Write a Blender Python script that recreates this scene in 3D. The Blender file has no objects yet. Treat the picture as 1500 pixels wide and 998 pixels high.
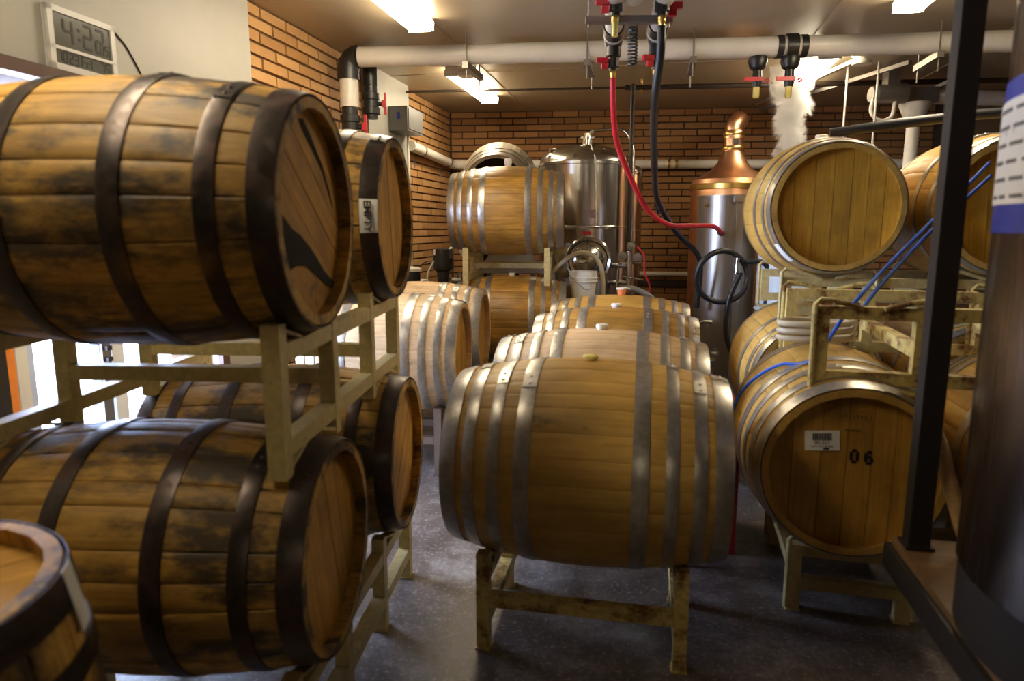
import bpy, bmesh, math, random
from mathutils import Vector, Matrix, Euler
random.seed(7)
PI = math.pi
SC = bpy.context.scene
COL = SC.collection

# ------------------------------------------------------------------ camera, sky, exposure
cam_d = bpy.data.cameras.new('camera'); cam = bpy.data.objects.new('camera', cam_d); COL.objects.link(cam)
cam_d.lens = 24.0; cam_d.sensor_width = 36.0; cam_d.clip_start = 0.05; cam_d.clip_end = 100
cam.location = (0, 0, 1.38); cam.rotation_euler = (PI/2 - math.atan(0.165), 0, 0)
cam_d.dof.use_dof = True; cam_d.dof.focus_distance = 5.6; cam_d.dof.aperture_fstop = 2.6
SC.camera = cam
SC.cycles.volume_bounces = 4
SC.view_settings.view_transform = 'Standard'; SC.view_settings.look = 'None'
SC.view_settings.gamma = 1.0; SC.view_settings.exposure = 0.0
world = bpy.data.worlds.new('sky'); SC.world = world; world.use_nodes = True
bg = world.node_tree.nodes['Background']; bg.inputs[0].default_value = (0.52, 0.66, 1.0, 1); bg.inputs[1].default_value = 66.0
LAMP = 36.0            # strength of the ceiling lamp lenses
LAMP_COL = (1.0, 0.85, 0.60)

# room frame: the left wall runs from the back corner towards the camera
CORNER = Vector((-0.72, 8.0, 0)); CEIL = 2.66
ES = Vector((-0.2025, -0.9793, 0)); EN = Vector((0.9793, -0.2025, 0))       # along the left wall, into the room
BX = Vector((0.995, -0.0995, 0)); BN = Vector((-0.0995, -0.995, 0))          # along the back wall, into the room
def WL(s, n, z): v = CORNER + ES*s + EN*n; return Vector((v.x, v.y, z))
def WB(x, n, z): v = CORNER + BX*x + BN*n; return Vector((v.x, v.y, z))
YAW_S = math.atan2(ES.y, ES.x); YAW_B = math.atan2(BX.y, BX.x)

# portal that helps sample the sky through the open doorway
pd = bpy.data.lights.new('doorway_portal', 'AREA'); pd.shape = 'RECTANGLE'; pd.size = 1.32; pd.size_y = 1.93; pd.cycles.is_portal = True
po = bpy.data.objects.new('doorway_portal', pd); COL.objects.link(po)
po.location = WL(5.115, -0.27, 0.965)
_z = -EN; _x = ES; _y = _z.cross(_x)
po.rotation_euler = Matrix((_x, _y, _z)).transposed().to_euler()

# ------------------------------------------------------------------ materials
def new_mat(name):
    m = bpy.data.materials.new(name); m.use_nodes = True
    nt = m.node_tree; b = nt.nodes['Principled BSDF']
    return m, nt, b
def N(nt, t, **kw):
    n = nt.nodes.new(t)
    for k, v in kw.items(): setattr(n, k, v)
    return n
def ramp(nt, fac, stops):
    r = N(nt, 'ShaderNodeValToRGB'); el = r.color_ramp.elements
    while len(el) < len(stops): el.new(0.5)
    for e, (p, c) in zip(el, stops): e.position = p; e.color = (*c, 1) if len(c) == 3 else c
    nt.links.new(fac, r.inputs[0]); return r
def mix(nt, fac, a, b, mode='MIX'):
    n = N(nt, 'ShaderNodeMix', data_type='RGBA', blend_type=mode)
    for sock, v in ((n.inputs[0], fac), (n.inputs[6], a), (n.inputs[7], b)):
        if hasattr(v, 'is_output'): nt.links.new(v, sock)
        elif isinstance(v, tuple): sock.default_value = (*v, 1) if len(v) == 3 else v
        else: sock.default_value = v
    return n.outputs[2]
def math_(nt, op, a, b=None, clamp=False):
    n = N(nt, 'ShaderNodeMath', operation=op, use_clamp=clamp)
    for i, v in enumerate((a, b)):
        if v is None: continue
        if hasattr(v, 'is_output'): nt.links.new(v, n.inputs[i])
        else: n.inputs[i].default_value = v
    return n.outputs[0]
def coords(nt, scale=(1, 1, 1), seeded=False):
    tc = N(nt, 'ShaderNodeTexCoord'); mp = N(nt, 'ShaderNodeMapping'); mp.inputs['Scale'].default_value = scale
    src = tc.outputs['Object']
    if seeded:
        at = N(nt, 'ShaderNodeAttribute', attribute_type='OBJECT', attribute_name='seed')
        va = N(nt, 'ShaderNodeVectorMath', operation='ADD'); nt.links.new(src, va.inputs[0])
        cb = N(nt, 'ShaderNodeCombineXYZ')
        for i in range(3): nt.links.new(at.outputs['Fac'], cb.inputs[i])
        nt.links.new(cb.outputs[0], va.inputs[1]); src = va.outputs[0]
    nt.links.new(src, mp.inputs['Vector']); return mp.outputs[0]
def noise(nt, vec, scale, detail=4, rough=0.6):
    n = N(nt, 'ShaderNodeTexNoise'); n.inputs['Scale'].default_value = scale
    n.inputs['Detail'].default_value = detail; n.inputs['Roughness'].default_value = rough
    nt.links.new(vec, n.inputs['Vector']); return n.outputs['Fac']
def bump(nt, b, h, strength, dist=0.01):
    n = N(nt, 'ShaderNodeBump'); n.inputs['Strength'].default_value = strength; n.inputs['Distance'].default_value = dist
    nt.links.new(h, n.inputs['Height']); nt.links.new(n.outputs[0], b.inputs['Normal'])
def flat(name, c, rough=0.5, metal=0.0, var=0.12, vs=8.0, bmp=0.0):
    m, nt, b = new_mat(name)
    v = coords(nt); f = noise(nt, v, vs)
    r = ramp(nt, f, [(0.3, tuple(x*(1-var) for x in c)), (0.7, tuple(min(1, x*(1+var)) for x in c))])
    nt.links.new(r.outputs[0], b.inputs['Base Color'])
    b.inputs['Roughness'].default_value = rough; b.inputs['Metallic'].default_value = metal
    if bmp: bump(nt, b, noise(nt, v, vs*8), bmp)
    return m
def wood(name, light, dark, stain=0.0, stain_col=(0.035, 0.022, 0.012), rough=0.55, grain=(1.3, 22, 22), vary=0.35):
    m, nt, b = new_mat(name)
    v = coords(nt, grain, True); g = noise(nt, v, 4.0, 6, 0.65)
    col = ramp(nt, g, [(0.28, dark), (0.62, light)]).outputs[0]
    info = N(nt, 'ShaderNodeObjectInfo')
    hs = N(nt, 'ShaderNodeHueSaturation'); nt.links.new(col, hs.inputs['Color'])
    nt.links.new(math_(nt, 'ADD', math_(nt, 'MULTIPLY', info.outputs['Random'], vary), 1 - vary*0.55), hs.inputs['Value'])
    col = hs.outputs[0]
    v2 = coords(nt, (1, 1.6, 1.6), True)
    soft = noise(nt, v2, 3.2, 5, 0.6)
    col = mix(nt, ramp(nt, soft, [(0.36, (0.55,)*3), (0.58, (0, 0, 0))]).outputs[0], col, mix(nt, 0.22, tuple(x*0.6 for x in dark), stain_col))
    if stain > 0:
        v3 = coords(nt, (1, 2.2, 2.2), True)
        s = noise(nt, v3, 2.6, 8, 0.70)
        lo = 0.66 - 0.155*stain
        col = mix(nt, ramp(nt, s, [(lo, (0, 0, 0)), (lo + 0.11, (0.92,)*3)]).outputs[0], col, stain_col)
    nt.links.new(col, b.inputs['Base Color']); b.inputs['Roughness'].default_value = rough
    bump(nt, b, g, 0.25, 0.004)
    return m
def metal_hoop(name, c, rust, amount, rough, metal=0.85):
    m, nt, b = new_mat(name)
    v = coords(nt, (1, 1, 1), True); f = noise(nt, v, 9, 8, 0.7)
    lo = 0.70 - amount*0.3
    fac = ramp(nt, f, [(lo, (0, 0, 0)), (lo + 0.12, (1, 1, 1))]).outputs[0]
    f2 = noise(nt, v, 45, 3)
    base = ramp(nt, f2, [(0.3, tuple(x*0.8 for x in c)), (0.7, tuple(min(1, x*1.15) for x in c))]).outputs[0]
    nt.links.new(mix(nt, fac, base, rust), b.inputs['Base Color'])
    nt.links.new(math_(nt, 'MULTIPLY', math_(nt, 'SUBTRACT', 1.0, math_(nt, 'MULTIPLY', fac, 0.7)), metal), b.inputs['Metallic'])
    nt.links.new(math_(nt, 'ADD', math_(nt, 'MULTIPLY', fac, 0.3), rough), b.inputs['Roughness'])
    bump(nt, b, f, 0.15, 0.004)
    return m
def steel(name, c=(0.62, 0.60, 0.57), rough=0.2, stretch=(30, 30, 0.6)):
    m, nt, b = new_mat(name)
    v = coords(nt, stretch); f = noise(nt, v, 3, 5)
    nt.links.new(ramp(nt, f, [(0.3, tuple(x*0.86 for x in c)), (0.7, c)]).outputs[0], b.inputs['Base Color'])
    b.inputs['Metallic'].default_value = 1.0
    nt.links.new(math_(nt, 'ADD', math_(nt, 'MULTIPLY', f, 0.14), rough - 0.05), b.inputs['Roughness'])
    bump(nt, b, f, 0.05, 0.004)
    return m
M = {}
M['whiskey'] = wood('weathered_oak', (0.62, 0.355, 0.062), (0.32, 0.158, 0.020), stain=1.15, stain_col=(0.020, 0.014, 0.008))
M['whiskey_head'] = wood('weathered_head_oak', (0.58, 0.295, 0.036), (0.36, 0.165, 0.016), stain=0.25, grain=(22, 22, 1.3), vary=0.22)
M['wine'] = wood('wine_oak', (0.60, 0.365, 0.085), (0.48, 0.268, 0.050), stain=0.15, rough=0.42, vary=0.16)
M['wine_head'] = wood('wine_head_oak', (0.53, 0.287, 0.042), (0.36, 0.175, 0.022), stain=0.0, grain=(22, 22, 1.2), vary=0.3)
M['gold_head'] = wood('golden_head_oak', (0.66, 0.36, 0.035), (0.46, 0.225, 0.020), stain=0.0, grain=(22, 22, 1.2), vary=0.34)
M['pale'] = wood('new_and_daylit_pale_oak', (0.72, 0.50, 0.27), (0.54, 0.34, 0.16), stain=0.05, rough=0.55, vary=0.2)
M['amber'] = wood('amber_oak', (0.50, 0.262, 0.045), (0.25, 0.115, 0.017), stain=0.3, rough=0.4)
M['grey_oak'] = wood('grey_weathered_oak', (0.33, 0.27, 0.19), (0.17, 0.13, 0.085), 0.5)
M['iron'] = metal_hoop('dark_iron', (0.065, 0.052, 0.047), (0.075, 0.032, 0.018), 0.65, 0.33, 0.75)
M['zinc'] = metal_hoop('galvanised_steel', (0.48, 0.455, 0.41), (0.17, 0.12, 0.08), 0.12, 0.34, 0.85)
M['cream'] = metal_hoop('cream_rack_paint', (0.54, 0.43, 0.185), (0.16, 0.085, 0.035), 0.14, 0.45, 0.0)
M['yellow'] = metal_hoop('rusty_yellow_paint', (0.62, 0.48, 0.16), (0.17, 0.07, 0.018), 0.72, 0.5, 0.0)
M['steel'] = steel('brushed_stainless')
M['steel_smooth'] = steel('polished_stainless', (0.66, 0.64, 0.60), 0.14)
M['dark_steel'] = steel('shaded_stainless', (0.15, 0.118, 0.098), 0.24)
M['dull_steel'] = steel('dull_stainless', (0.42, 0.39, 0.36), 0.34)
M['copper'] = flat('copper', (0.90, 0.48, 0.26), 0.38, 1.0)
M['brass'] = flat('brass', (0.80, 0.55, 0.16), 0.28, 1.0)
M['white_pvc'] = flat('white_pvc', (0.74, 0.70, 0.63), 0.32, 0, 0.05)
M['white_plastic'] = flat('white_plastic', (0.78, 0.75, 0.68), 0.4, 0, 0.04)
M['silicone'] = flat('silicone_cream', (0.78, 0.74, 0.58), 0.4, 0, 0.05)
M['silicone_y'] = flat('silicone_yellow', (0.72, 0.60, 0.16), 0.35, 0, 0.08)
M['black_pvc'] = flat('black_pvc', (0.018, 0.017, 0.017), 0.35)
M['rubber'] = flat('black_rubber', (0.014, 0.014, 0.016), 0.42)
M['red'] = flat('red_plastic', (0.55, 0.015, 0.03), 0.35)
M['red_hose'] = flat('red_hose_rubber', (0.55, 0.018, 0.035), 0.4)
M['brown_steel'] = flat('brown_painted_steel', (0.13, 0.085, 0.055), 0.5, 0.1)
M['grey_hose'] = flat('grey_hose', (0.22, 0.21, 0.19), 0.5)
M['tan_hose'] = flat('clear_braided_hose', (0.50, 0.42, 0.28), 0.4)
M['grey_metal'] = flat('grey_painted_metal', (0.16, 0.155, 0.15), 0.45, 0.3)
M['strut'] = flat('dull_strut_steel', (0.26, 0.23, 0.20), 0.45, 0.7)
M['black_steel'] = flat('black_steel', (0.017, 0.012, 0.009), 0.6, 0.1)
M['lead'] = flat('iron_pipe', (0.045, 0.03, 0.022), 0.5, 0.3)
M['paper'] = flat('white_paper', (0.80, 0.78, 0.74), 0.7, 0, 0.03)
M['ink'] = flat('black_ink', (0.012, 0.010, 0.009), 0.6)
M['grey_ink'] = flat('grey_print', (0.16, 0.15, 0.145), 0.7)
M['faint_ink'] = flat('faded_stamp_ink', (0.20, 0.10, 0.03), 0.7)
M['blue_tape'] = flat('blue_tape', (0.012, 0.035, 0.34), 0.45)
M['blue_strap'] = flat('blue_webbing', (0.015, 0.10, 0.48), 0.6)
M['orange'] = flat('orange_plastic', (0.85, 0.25, 0.08), 0.4)
M['orange_paint'] = flat('orange_paint', (0.85, 0.27, 0.03), 0.5)
M['crate_red'] = flat('dark_red_plastic', (0.36, 0.012, 0.016), 0.4)
M['plaster'] = flat('painted_plaster', (0.42, 0.405, 0.365), 0.5, 0, 0.05, 3.0, 0.06)
M['dark_wall'] = flat('dark_brown_wall_paint', (0.10, 0.07, 0.045), 0.6)
M['brown_trim'] = flat('brown_trim', (0.10, 0.045, 0.03), 0.5)
M['lcd'] = flat('lcd_glass', (0.115, 0.115, 0.10), 0.18)
M['clock_white'] = flat('clock_plastic', (0.72, 0.71, 0.70), 0.4, 0, 0.03)
M['mortar'] = flat('mortar', (0.12, 0.072, 0.036), 0.9, 0, 0.25, 14)  # shade in the recessed joints put into both mortar colours
M['mortar_dark'] = flat('dark_mortar', (0.075, 0.045, 0.025), 0.9, 0, 0.25, 14)
M['board'] = wood('shelf_board', (0.20, 0.11, 0.04), (0.12, 0.06, 0.02), 0.4)
M['dowel'] = wood('dowel_wood', (0.58, 0.36, 0.15), (0.40, 0.22, 0.08), 0)
M['duct'] = flat('white_duct', (0.62, 0.58, 0.52), 0.5)
M['white_paint'] = flat('exterior_white_paint', (0.80, 0.82, 0.84), 0.6, 0, 0.03)
M['concrete_out'] = flat('exterior_concrete', (0.55, 0.55, 0.54), 0.8, 0, 0.1)
M['reflection_drum'] = flat('painted_blue_reflection', (0.55, 0.66, 0.80), 0.25, 0, 0.03)  # bright bluish reflection on the cylinder put into its base colour
M['interior'] = flat('charred_oak', (0.03, 0.02, 0.014), 0.8)
M['blue_grey'] = flat('blue_grey_sheet', (0.50, 0.56, 0.72), 0.5)
M['poly'] = flat('white_poly_sheet', (0.62, 0.60, 0.57), 0.45, 0, 0.04)
def brick_mat(name, light, dark):
    m, nt, b = new_mat(name)
    info = N(nt, 'ShaderNodeObjectInfo'); v = coords(nt, (1, 1, 1), True)
    f = noise(nt, v, 16, 6, 0.7)
    k = math_(nt, 'ADD', math_(nt, 'MULTIPLY', info.outputs['Random'], 0.55), math_(nt, 'MULTIPLY', f, 0.45))
    nt.links.new(ramp(nt, k, [(0.2, dark), (0.75, light)]).outputs[0], b.inputs['Base Color'])
    b.inputs['Roughness'].default_value = 0.75; bump(nt, b, noise(nt, v, 60, 4), 0.25, 0.004)
    return m
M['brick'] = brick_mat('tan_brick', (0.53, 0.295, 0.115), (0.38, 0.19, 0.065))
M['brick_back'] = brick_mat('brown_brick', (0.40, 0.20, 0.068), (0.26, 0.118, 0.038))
def ceiling_mat():
    m, nt, b = new_mat('ceiling_panel')
    v = coords(nt); f = noise(nt, v, 0.8, 3)
    nt.links.new(ramp(nt, f, [(0.3, (0.34, 0.27, 0.175)), (0.7, (0.40, 0.32, 0.21))]).outputs[0], b.inputs['Base Color'])
    b.inputs['Roughness'].default_value = 0.34
    v2 = coords(nt, (1, 0.2, 1)); bump(nt, b, noise(nt, v2, 5, 3), 0.08, 0.02)
    return m
M['ceiling'] = ceiling_mat()
def floor_mat():
    m, nt, b = new_mat('stained_concrete')
    v = coords(nt); f = noise(nt, v, 2.6, 9, 0.78); g = noise(nt, v, 55, 5, 0.75)
    c = ramp(nt, f, [(0.3, (0.045, 0.030, 0.022)), (0.5, (0.125, 0.097, 0.082)), (0.68, (0.34, 0.30, 0.275))]).outputs[0]
    c = mix(nt, ramp(nt, g, [(0.54, (0, 0, 0)), (0.68, (0.75,)*3)]).outputs[0], c, (0.48, 0.43, 0.40))
    nt.links.new(c, b.inputs['Base Color'])
    nt.links.new(math_(nt, 'ADD', math_(nt, 'MULTIPLY', f, 0.5), 0.16), b.inputs['Roughness'])
    bump(nt, b, g, 0.2, 0.004)
    return m
M['floor'] = floor_mat()
def lamp_mat():
    m, nt, b = new_mat('lamp_lens')
    b.inputs['Base Color'].default_value = (0.9, 0.9, 0.88, 1)
    b.inputs['Emission Color'].default_value = (*LAMP_COL, 1); b.inputs['Emission Strength'].default_value = LAMP
    return m
M['lamp'] = lamp_mat()

# ------------------------------------------------------------------ mesh helpers
class MB:
    def __init__(s): s.v = []; s.f = []
    def add(s, vs, fs):
        o = len(s.v); s.v += [tuple(x) for x in vs]; s.f += [tuple(i + o for i in f) for f in fs]; return s
    def box(s, c, d, rot=None):
        c = Vector(c); h = Vector(d)/2
        vs = [Vector((x*h.x, y*h.y, z*h.z)) for x in (-1, 1) for y in (-1, 1) for z in (-1, 1)]
        if rot is not None: vs = [rot @ q for q in vs]
        return s.add([c + q for q in vs], [(0,1,3,2),(4,6,7,5),(0,4,5,1),(2,3,7,6),(0,2,6,4),(1,5,7,3)])
    def bar(s, a, b, w, h, up=(0, 0, 1)):
        a = Vector(a); b = Vector(b); x = (b - a); L = x.length; x = x/L
        u = Vector(up); y = u.cross(x)
        if y.length < 1e-4: y = Vector((1, 0, 0)).cross(x)
        y.normalize(); z = x.cross(y)
        return s.box((a + b)/2, (L, w, h), Matrix((x, y, z)).transposed())
    def tube(s, pts, r, n=10, caps=True):
        pts = [Vector(p) for p in pts]; m = len(pts)
        rs = r if isinstance(r, (list, tuple)) else [r]*m
        T = [(pts[min(i+1, m-1)] - pts[max(i-1, 0)]).normalized() for i in range(m)]
        u = T[0].orthogonal().normalized(); vs = []; fs = []
        for i in range(m):
            u = (u - T[i]*u.dot(T[i])).normalized(); w = T[i].cross(u)
            for k in range(n):
                a = 2*PI*k/n; vs.append(pts[i] + (u*math.cos(a) + w*math.sin(a))*rs[i])
        for i in range(m-1):
            for k in range(n):
                k2 = (k+1) % n; fs.append((i*n+k, i*n+k2, (i+1)*n+k2, (i+1)*n+k))
        if caps: fs.append(tuple(range(n-1, -1, -1))); fs.append(tuple((m-1)*n+k for k in range(n)))
        return s.add(vs, fs)
    def lathe(s, prof, n=32, loc=(0, 0, 0), rot=None, a0=0.0, a1=2*PI):
        full = abs(a1 - a0 - 2*PI) < 1e-6; m = n if full else n + 1; vs = []; fs = []
        for r, z in prof:
            for k in range(m):
                a = a0 + (a1 - a0)*k/n; q = Vector((r*math.cos(a), r*math.sin(a), z))
                if rot is not None: q = rot @ q
                vs.append(Vector(loc) + q)
        for i in range(len(prof)-1):
            for k in range(n):
                k2 = (k+1) % m; fs.append((i*m+k, i*m+k2, (i+1)*m+k2, (i+1)*m+k))
        return s.add(vs, fs)
    def mesh(s, name, mat, angle=38, merge=False):
        me = bpy.data.meshes.new(name); me.from_pydata(s.v, [], s.f)
        bm = bmesh.new(); bm.from_mesh(me)
        if merge: bmesh.ops.remove_doubles(bm, verts=bm.verts, dist=1e-5)
        bmesh.ops.recalc_face_normals(bm, faces=bm.faces)
        for f in bm.faces: f.smooth = True
        bm.to_mesh(me); bm.free()
        me.set_sharp_from_angle(angle=math.radians(angle))
        if mat: me.materials.append(mat)
        return me
    def build(s, name, mat, parent=None, loc=(0, 0, 0), rot=(0, 0, 0), angle=38, merge=False):
        return put(name, s.mesh(name, mat, angle, merge), parent, loc, rot)
def put(name, me, parent=None, loc=(0, 0, 0), rot=(0, 0, 0)):
    o = bpy.data.objects.new(name, me); COL.objects.link(o); o.location = loc; o.rotation_euler = rot
    if parent: o.parent = parent
    return o
def tag(o, label, cat, group=None):
    o['label'] = label; o['category'] = cat
    if group: o['group'] = group
    return o
def thing(name, label, cat, loc=(0, 0, 0), yaw=0.0, group=None, rot=None):
    o = put(name, None, None, loc, rot if rot else (0, 0, yaw)); o.empty_display_size = 0.1
    return tag(o, label, cat, group)
def struct(o): o['kind'] = 'structure'; return o
def smooth(pts, k=8):
    pts = [Vector(p) for p in pts]; P = [pts[0]*2 - pts[1]] + pts + [pts[-1]*2 - pts[-2]]; out = []
    for i in range(1, len(P)-2):
        a, b, c, d = P[i-1:i+3]
        for j in range(k):
            t = j/k; out.append(0.5*((2*b) + (c-a)*t + (2*a-5*b+4*c-d)*t*t + (3*b-a-3*c+d)*t**3))
    return out + [pts[-1]]
def rotm(axis, ang): return Matrix.Rotation(ang, 3, axis)
def text(name, body, size, mat, parent, loc, rot, extrude=0.0006, align='CENTER', sx=1.0, bold=0.0):
    cu = bpy.data.curves.new(name, 'FONT'); cu.body = body; cu.size = size; cu.extrude = extrude; cu.offset = bold
    cu.align_x = align; cu.align_y = 'CENTER'; cu.materials.append(mat)
    tmp = bpy.data.objects.new(name, cu); COL.objects.link(tmp)
    me = bpy.data.meshes.new_from_object(tmp.evaluated_get(bpy.context.evaluated_depsgraph_get())); bpy.data.objects.remove(tmp)
    o = put(name, me, parent, loc, rot); o.scale = (sx, 1, 1); return o

# ------------------------------------------------------------------ the room
XR = 4.6; YF = -7.0
fl = MB()
fl.box((0, 0, -0.05), (24, 24, 0.1)); struct(fl.build('floor', M['floor']))
ce = MB()
ce.box((0.1, 0.8, CEIL + 0.06), (9.8, 16.4, 0.12)); ceil_o = struct(ce.build('ceiling', M['ceiling']))
for k, (n0, n1) in enumerate(((0.9, 0), (2.12, 0), (3.34, 0), (4.56, 0))):       # panel joint strips
    b = MB(); b.bar(WL(-0.2, n0, CEIL - 0.002), WL(9.5, n0, CEIL - 0.002), 0.03, 0.005); b.build('joint_strip', M['ceiling'], ceil_o)
for s_ in (1.9, 4.34):
    b = MB(); b.bar(WL(s_, 0, CEIL - 0.002), WL(s_, 5.4, CEIL - 0.002), 0.03, 0.006); b.build('joint_strip', M['ceiling'], ceil_o)
DOOR0, DOOR1, DOORH = 4.45, 5.78, 1.93
T_ = 0.26
def wseg(b, s0, s1, z0, z1, n0=-T_, n1=0.0):
    c = (WL(s0, (n0+n1)/2, 0) + WL(s1, (n0+n1)/2, 0))/2
    b.box((c.x, c.y, (z0+z1)/2), (s1-s0, n1-n0, z1-z0), rotm('Z', YAW_S))
b = MB(); wseg(b, -0.3, DOOR0, 0, CEIL); wseg(b, DOOR0, DOOR1, DOORH, CEIL); wseg(b, DOOR1, 15.6, 0, CEIL)
wall_l = struct(b.build('wall_left', M['mortar']))
b = MB(); wseg(b, 3.965, DOOR0, 0, CEIL, 0.0, 0.03); wseg(b, DOOR0, DOOR1, DOORH, CEIL, 0.0, 0.03); wseg(b, DOOR1, 15.6, 0, CEIL, 0.0, 0.03)
b.build('plaster_panel', M['plaster'], wall_l)
b = MB(); wseg(b, 1.47, 2.40, 0, CEIL, 0.0, 0.07); b.build('plaster_panel', M['plaster'], wall_l)
b = MB(); wseg(b, DOOR0 - 0.06, DOOR1 + 0.08, DOORH, DOORH + 0.05, 0.03, 0.075); wseg(b, DOOR0 - 0.06, DOOR0, 0, DOORH, 0.03, 0.06)
wseg(b, DOOR1, DOOR1 + 0.06, 0, DOORH, 0.03, 0.06)
struct(b.build('door_1', M['brown_trim']))
b = MB()
c = (WB(-0.3, -0.13, 0) + WB(5.6, -0.13, 0))/2; b.box((c.x, c.y, CEIL/2), (5.9, T_, CEIL), rotm('Z', YAW_B))
wall_b = struct(b.build('wall_back', M['mortar_dark']))
b = MB(); b.box((XR + 0.1, 0.6, CEIL/2), (0.2, 15.4, CEIL)); struct(b.build('wall_right', M['dark_wall']))
b = MB(); b.box((0.1, YF - 0.1, CEIL/2), (9.6, 0.2, CEIL)); struct(b.build('wall_front', M['dark_wall']))

# bricks: the ones in view are objects of their own, the others one joined part
CH, BL, JT = CEIL/37, 0.288, 0.0095
def brick_mesh(L, j):
    h = CH - JT; d = 0.030; e = 0.0035; vs = []
    for x in (-1, 1):
        for y in (0, 1):
            for z in (-1, 1):
                k = random.uniform(-0.0018, 0.0018)
                vs.append((x*(L/2 - (e if y else 0)) + k, y*d - 0.012 + (k if y else 0), z*(h/2 - (e if y else 0)) + k*0.6))
    b = MB(); b.add(vs, [(0,1,3,2),(4,6,7,5),(0,4,5,1),(2,3,7,6),(0,2,6,4),(1,5,7,3)]); return b
def lay_bricks(wall, frame, yaw, span, in_view, mat, flip):
    u0, u1 = span; full = []; rest = MB(); cache = {}; n_obj = 0; rows = int(CEIL/CH); lim = 300
    for r in range(rows + 1):
        z = (r + 0.5)*CH
        if z + CH/2 > CEIL + 0.001: continue
        u = u0 - (BL*0.5 if r % 2 else 0) - random.uniform(0, 0.03)
        while u < u1 - 0.02:
            a = max(u, u0) + JT/2; c = min(u + BL, u1) - JT/2; u += BL
            L = c - a
            if L < 0.03: continue
            if L > BL - JT - 0.002: L = BL - JT
            key = (round(L, 2), random.randrange(4))
            if key not in cache:
                bb = brick_mesh(round(L, 2) if L < BL - JT else L, 0); cache[key] = (bb, bb.mesh('brick', mat))
            bb, me = cache[key]; pos = frame((a + c)/2, random.uniform(-0.003, 0.004), z)
            ang = yaw + (PI if flip else 0)
            if in_view((a+c)/2, z) and n_obj < lim:
                o = put('brick', me, wall, pos, (0, 0, ang)); o['seed'] = random.uniform(0, 30); n_obj += 1
            else:
                R = rotm('Z', ang); rest.add([pos + R @ Vector(q) for q in bb.v], bb.f)
    if rest.v:
        o = rest.build('brickwork', mat, wall); o['kind'] = 'stuff'
lay_bricks(wall_l, lambda u, n, z: WL(u, n, z), YAW_S, (0.0, 1.47), lambda u, z: z > 0.95, M['brick'], False)
lay_bricks(wall_l, lambda u, n, z: WL(u, n, z), YAW_S, (2.40, 3.965), lambda u, z: z > 1.6, M['brick'], False)
def seen_back(x, z):
    X = WB(x, 0, 0)
    return (z > 1.92 and x < 3.9) or (0.6 < z and 1.75 < x < 2.75) or (z > 1.6 and 1.6 < x < 2.6)
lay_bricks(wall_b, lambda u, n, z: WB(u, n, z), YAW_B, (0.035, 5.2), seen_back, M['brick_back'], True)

# outside the doorway
b = MB(); c = WL(5.4, -6.0, 0); b.box((c.x, c.y, 0.6), (12, 0.15, 1.2), rotm('Z', YAW_S)); struct(b.build('exterior_wall', M['white_paint']))
b = MB(); c = WL(6.0, -4.3, 0); b.box((c.x, c.y, 0.006), (12, 8.0, 0.02), rotm('Z', YAW_S)); struct(b.build('ground', M['concrete_out']))
def jamb(s, n, w, mat, nm, d=0.05, z1=DOORH):
    b = MB(); c = WL(s, n, 0); b.box((c.x, c.y, z1/2), (w, d, z1), rotm('Z', YAW_S)); return b.build(nm, mat)
struct(jamb(5.03, -0.10, 0.07, M['white_paint'], 'trim_1'))
struct(jamb(5.11, -0.10, 0.055, M['grey_metal'], 'trim_2'))
struct(jamb(5.515, -0.10, 0.05, M['clock_white'], 'trim_3'))
o = jamb(5.573, -0.10, 0.055, M['orange_paint'], 'safety_post', 0.05, 1.5); tag(o, 'orange painted strip post standing in the bright doorway', 'post')
o = jamb(5.68, -0.10, 0.14, M['black_steel'], 'equipment_case', 0.12, 1.2); tag(o, 'black case beside the orange post in the doorway', 'case')
o = jamb(5.45, -0.14, 0.075, M['blue_grey'], 'metal_sheet', 0.02, 1.4); tag(o, 'bluish grey sheet panel standing in the doorway beside the orange post', 'panel')
b = thing('wall_latch', 'dark latch hardware on the white doorway frame', 'latch', WL(5.11, -0.068, 0.80), YAW_S)
q = MB(); q.box((0, 0, 0), (0.05, 0.012, 0.30)); q.build('back_plate', M['strut'], b)
for z in (-0.08, -0.04, 0.0, 0.05, 0.09):
    q = MB(); q.box((0, 0.014, z), (0.028, 0.02, 0.02)); q.build('hook', M['black_steel'], b)

# ------------------------------------------------------------------ barrels
KIND = {
    'whiskey': dict(L=0.88, R=0.315, Rh=0.268, n=25, wood='whiskey', head='whiskey_head', hoop='iron',
                    hoops=[(0.0, 0.055), (0.115, 0.155), (0.295, 0.34)]),
    'wine': dict(L=0.88, R=0.345, Rh=0.287, n=30, wood='wine', head='wine_head', hoop='zinc',
                 hoops=[(0.0, 0.053), (0.076, 0.114), (0.157, 0.194), (0.242, 0.290)]),
}
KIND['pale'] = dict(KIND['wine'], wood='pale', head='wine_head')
KIND['amber'] = dict(KIND['wine'], wood='amber', head='amber')
KIND['thin'] = dict(KIND['wine'], head='gold_head', hoops=[(0.0, 0.045), (0.075, 0.105), (0.20, 0.235)])
KIND['thin_pair'] = dict(KIND['wine'], hoops=[(0.0, 0.050), (0.165, 0.197), (0.262, 0.300)])
_bc = {}
def rad(k, x): K = KIND[k]; return K['R'] - (K['R'] - K['Rh'])*(abs(x)/(K['L']/2))**2
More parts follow.
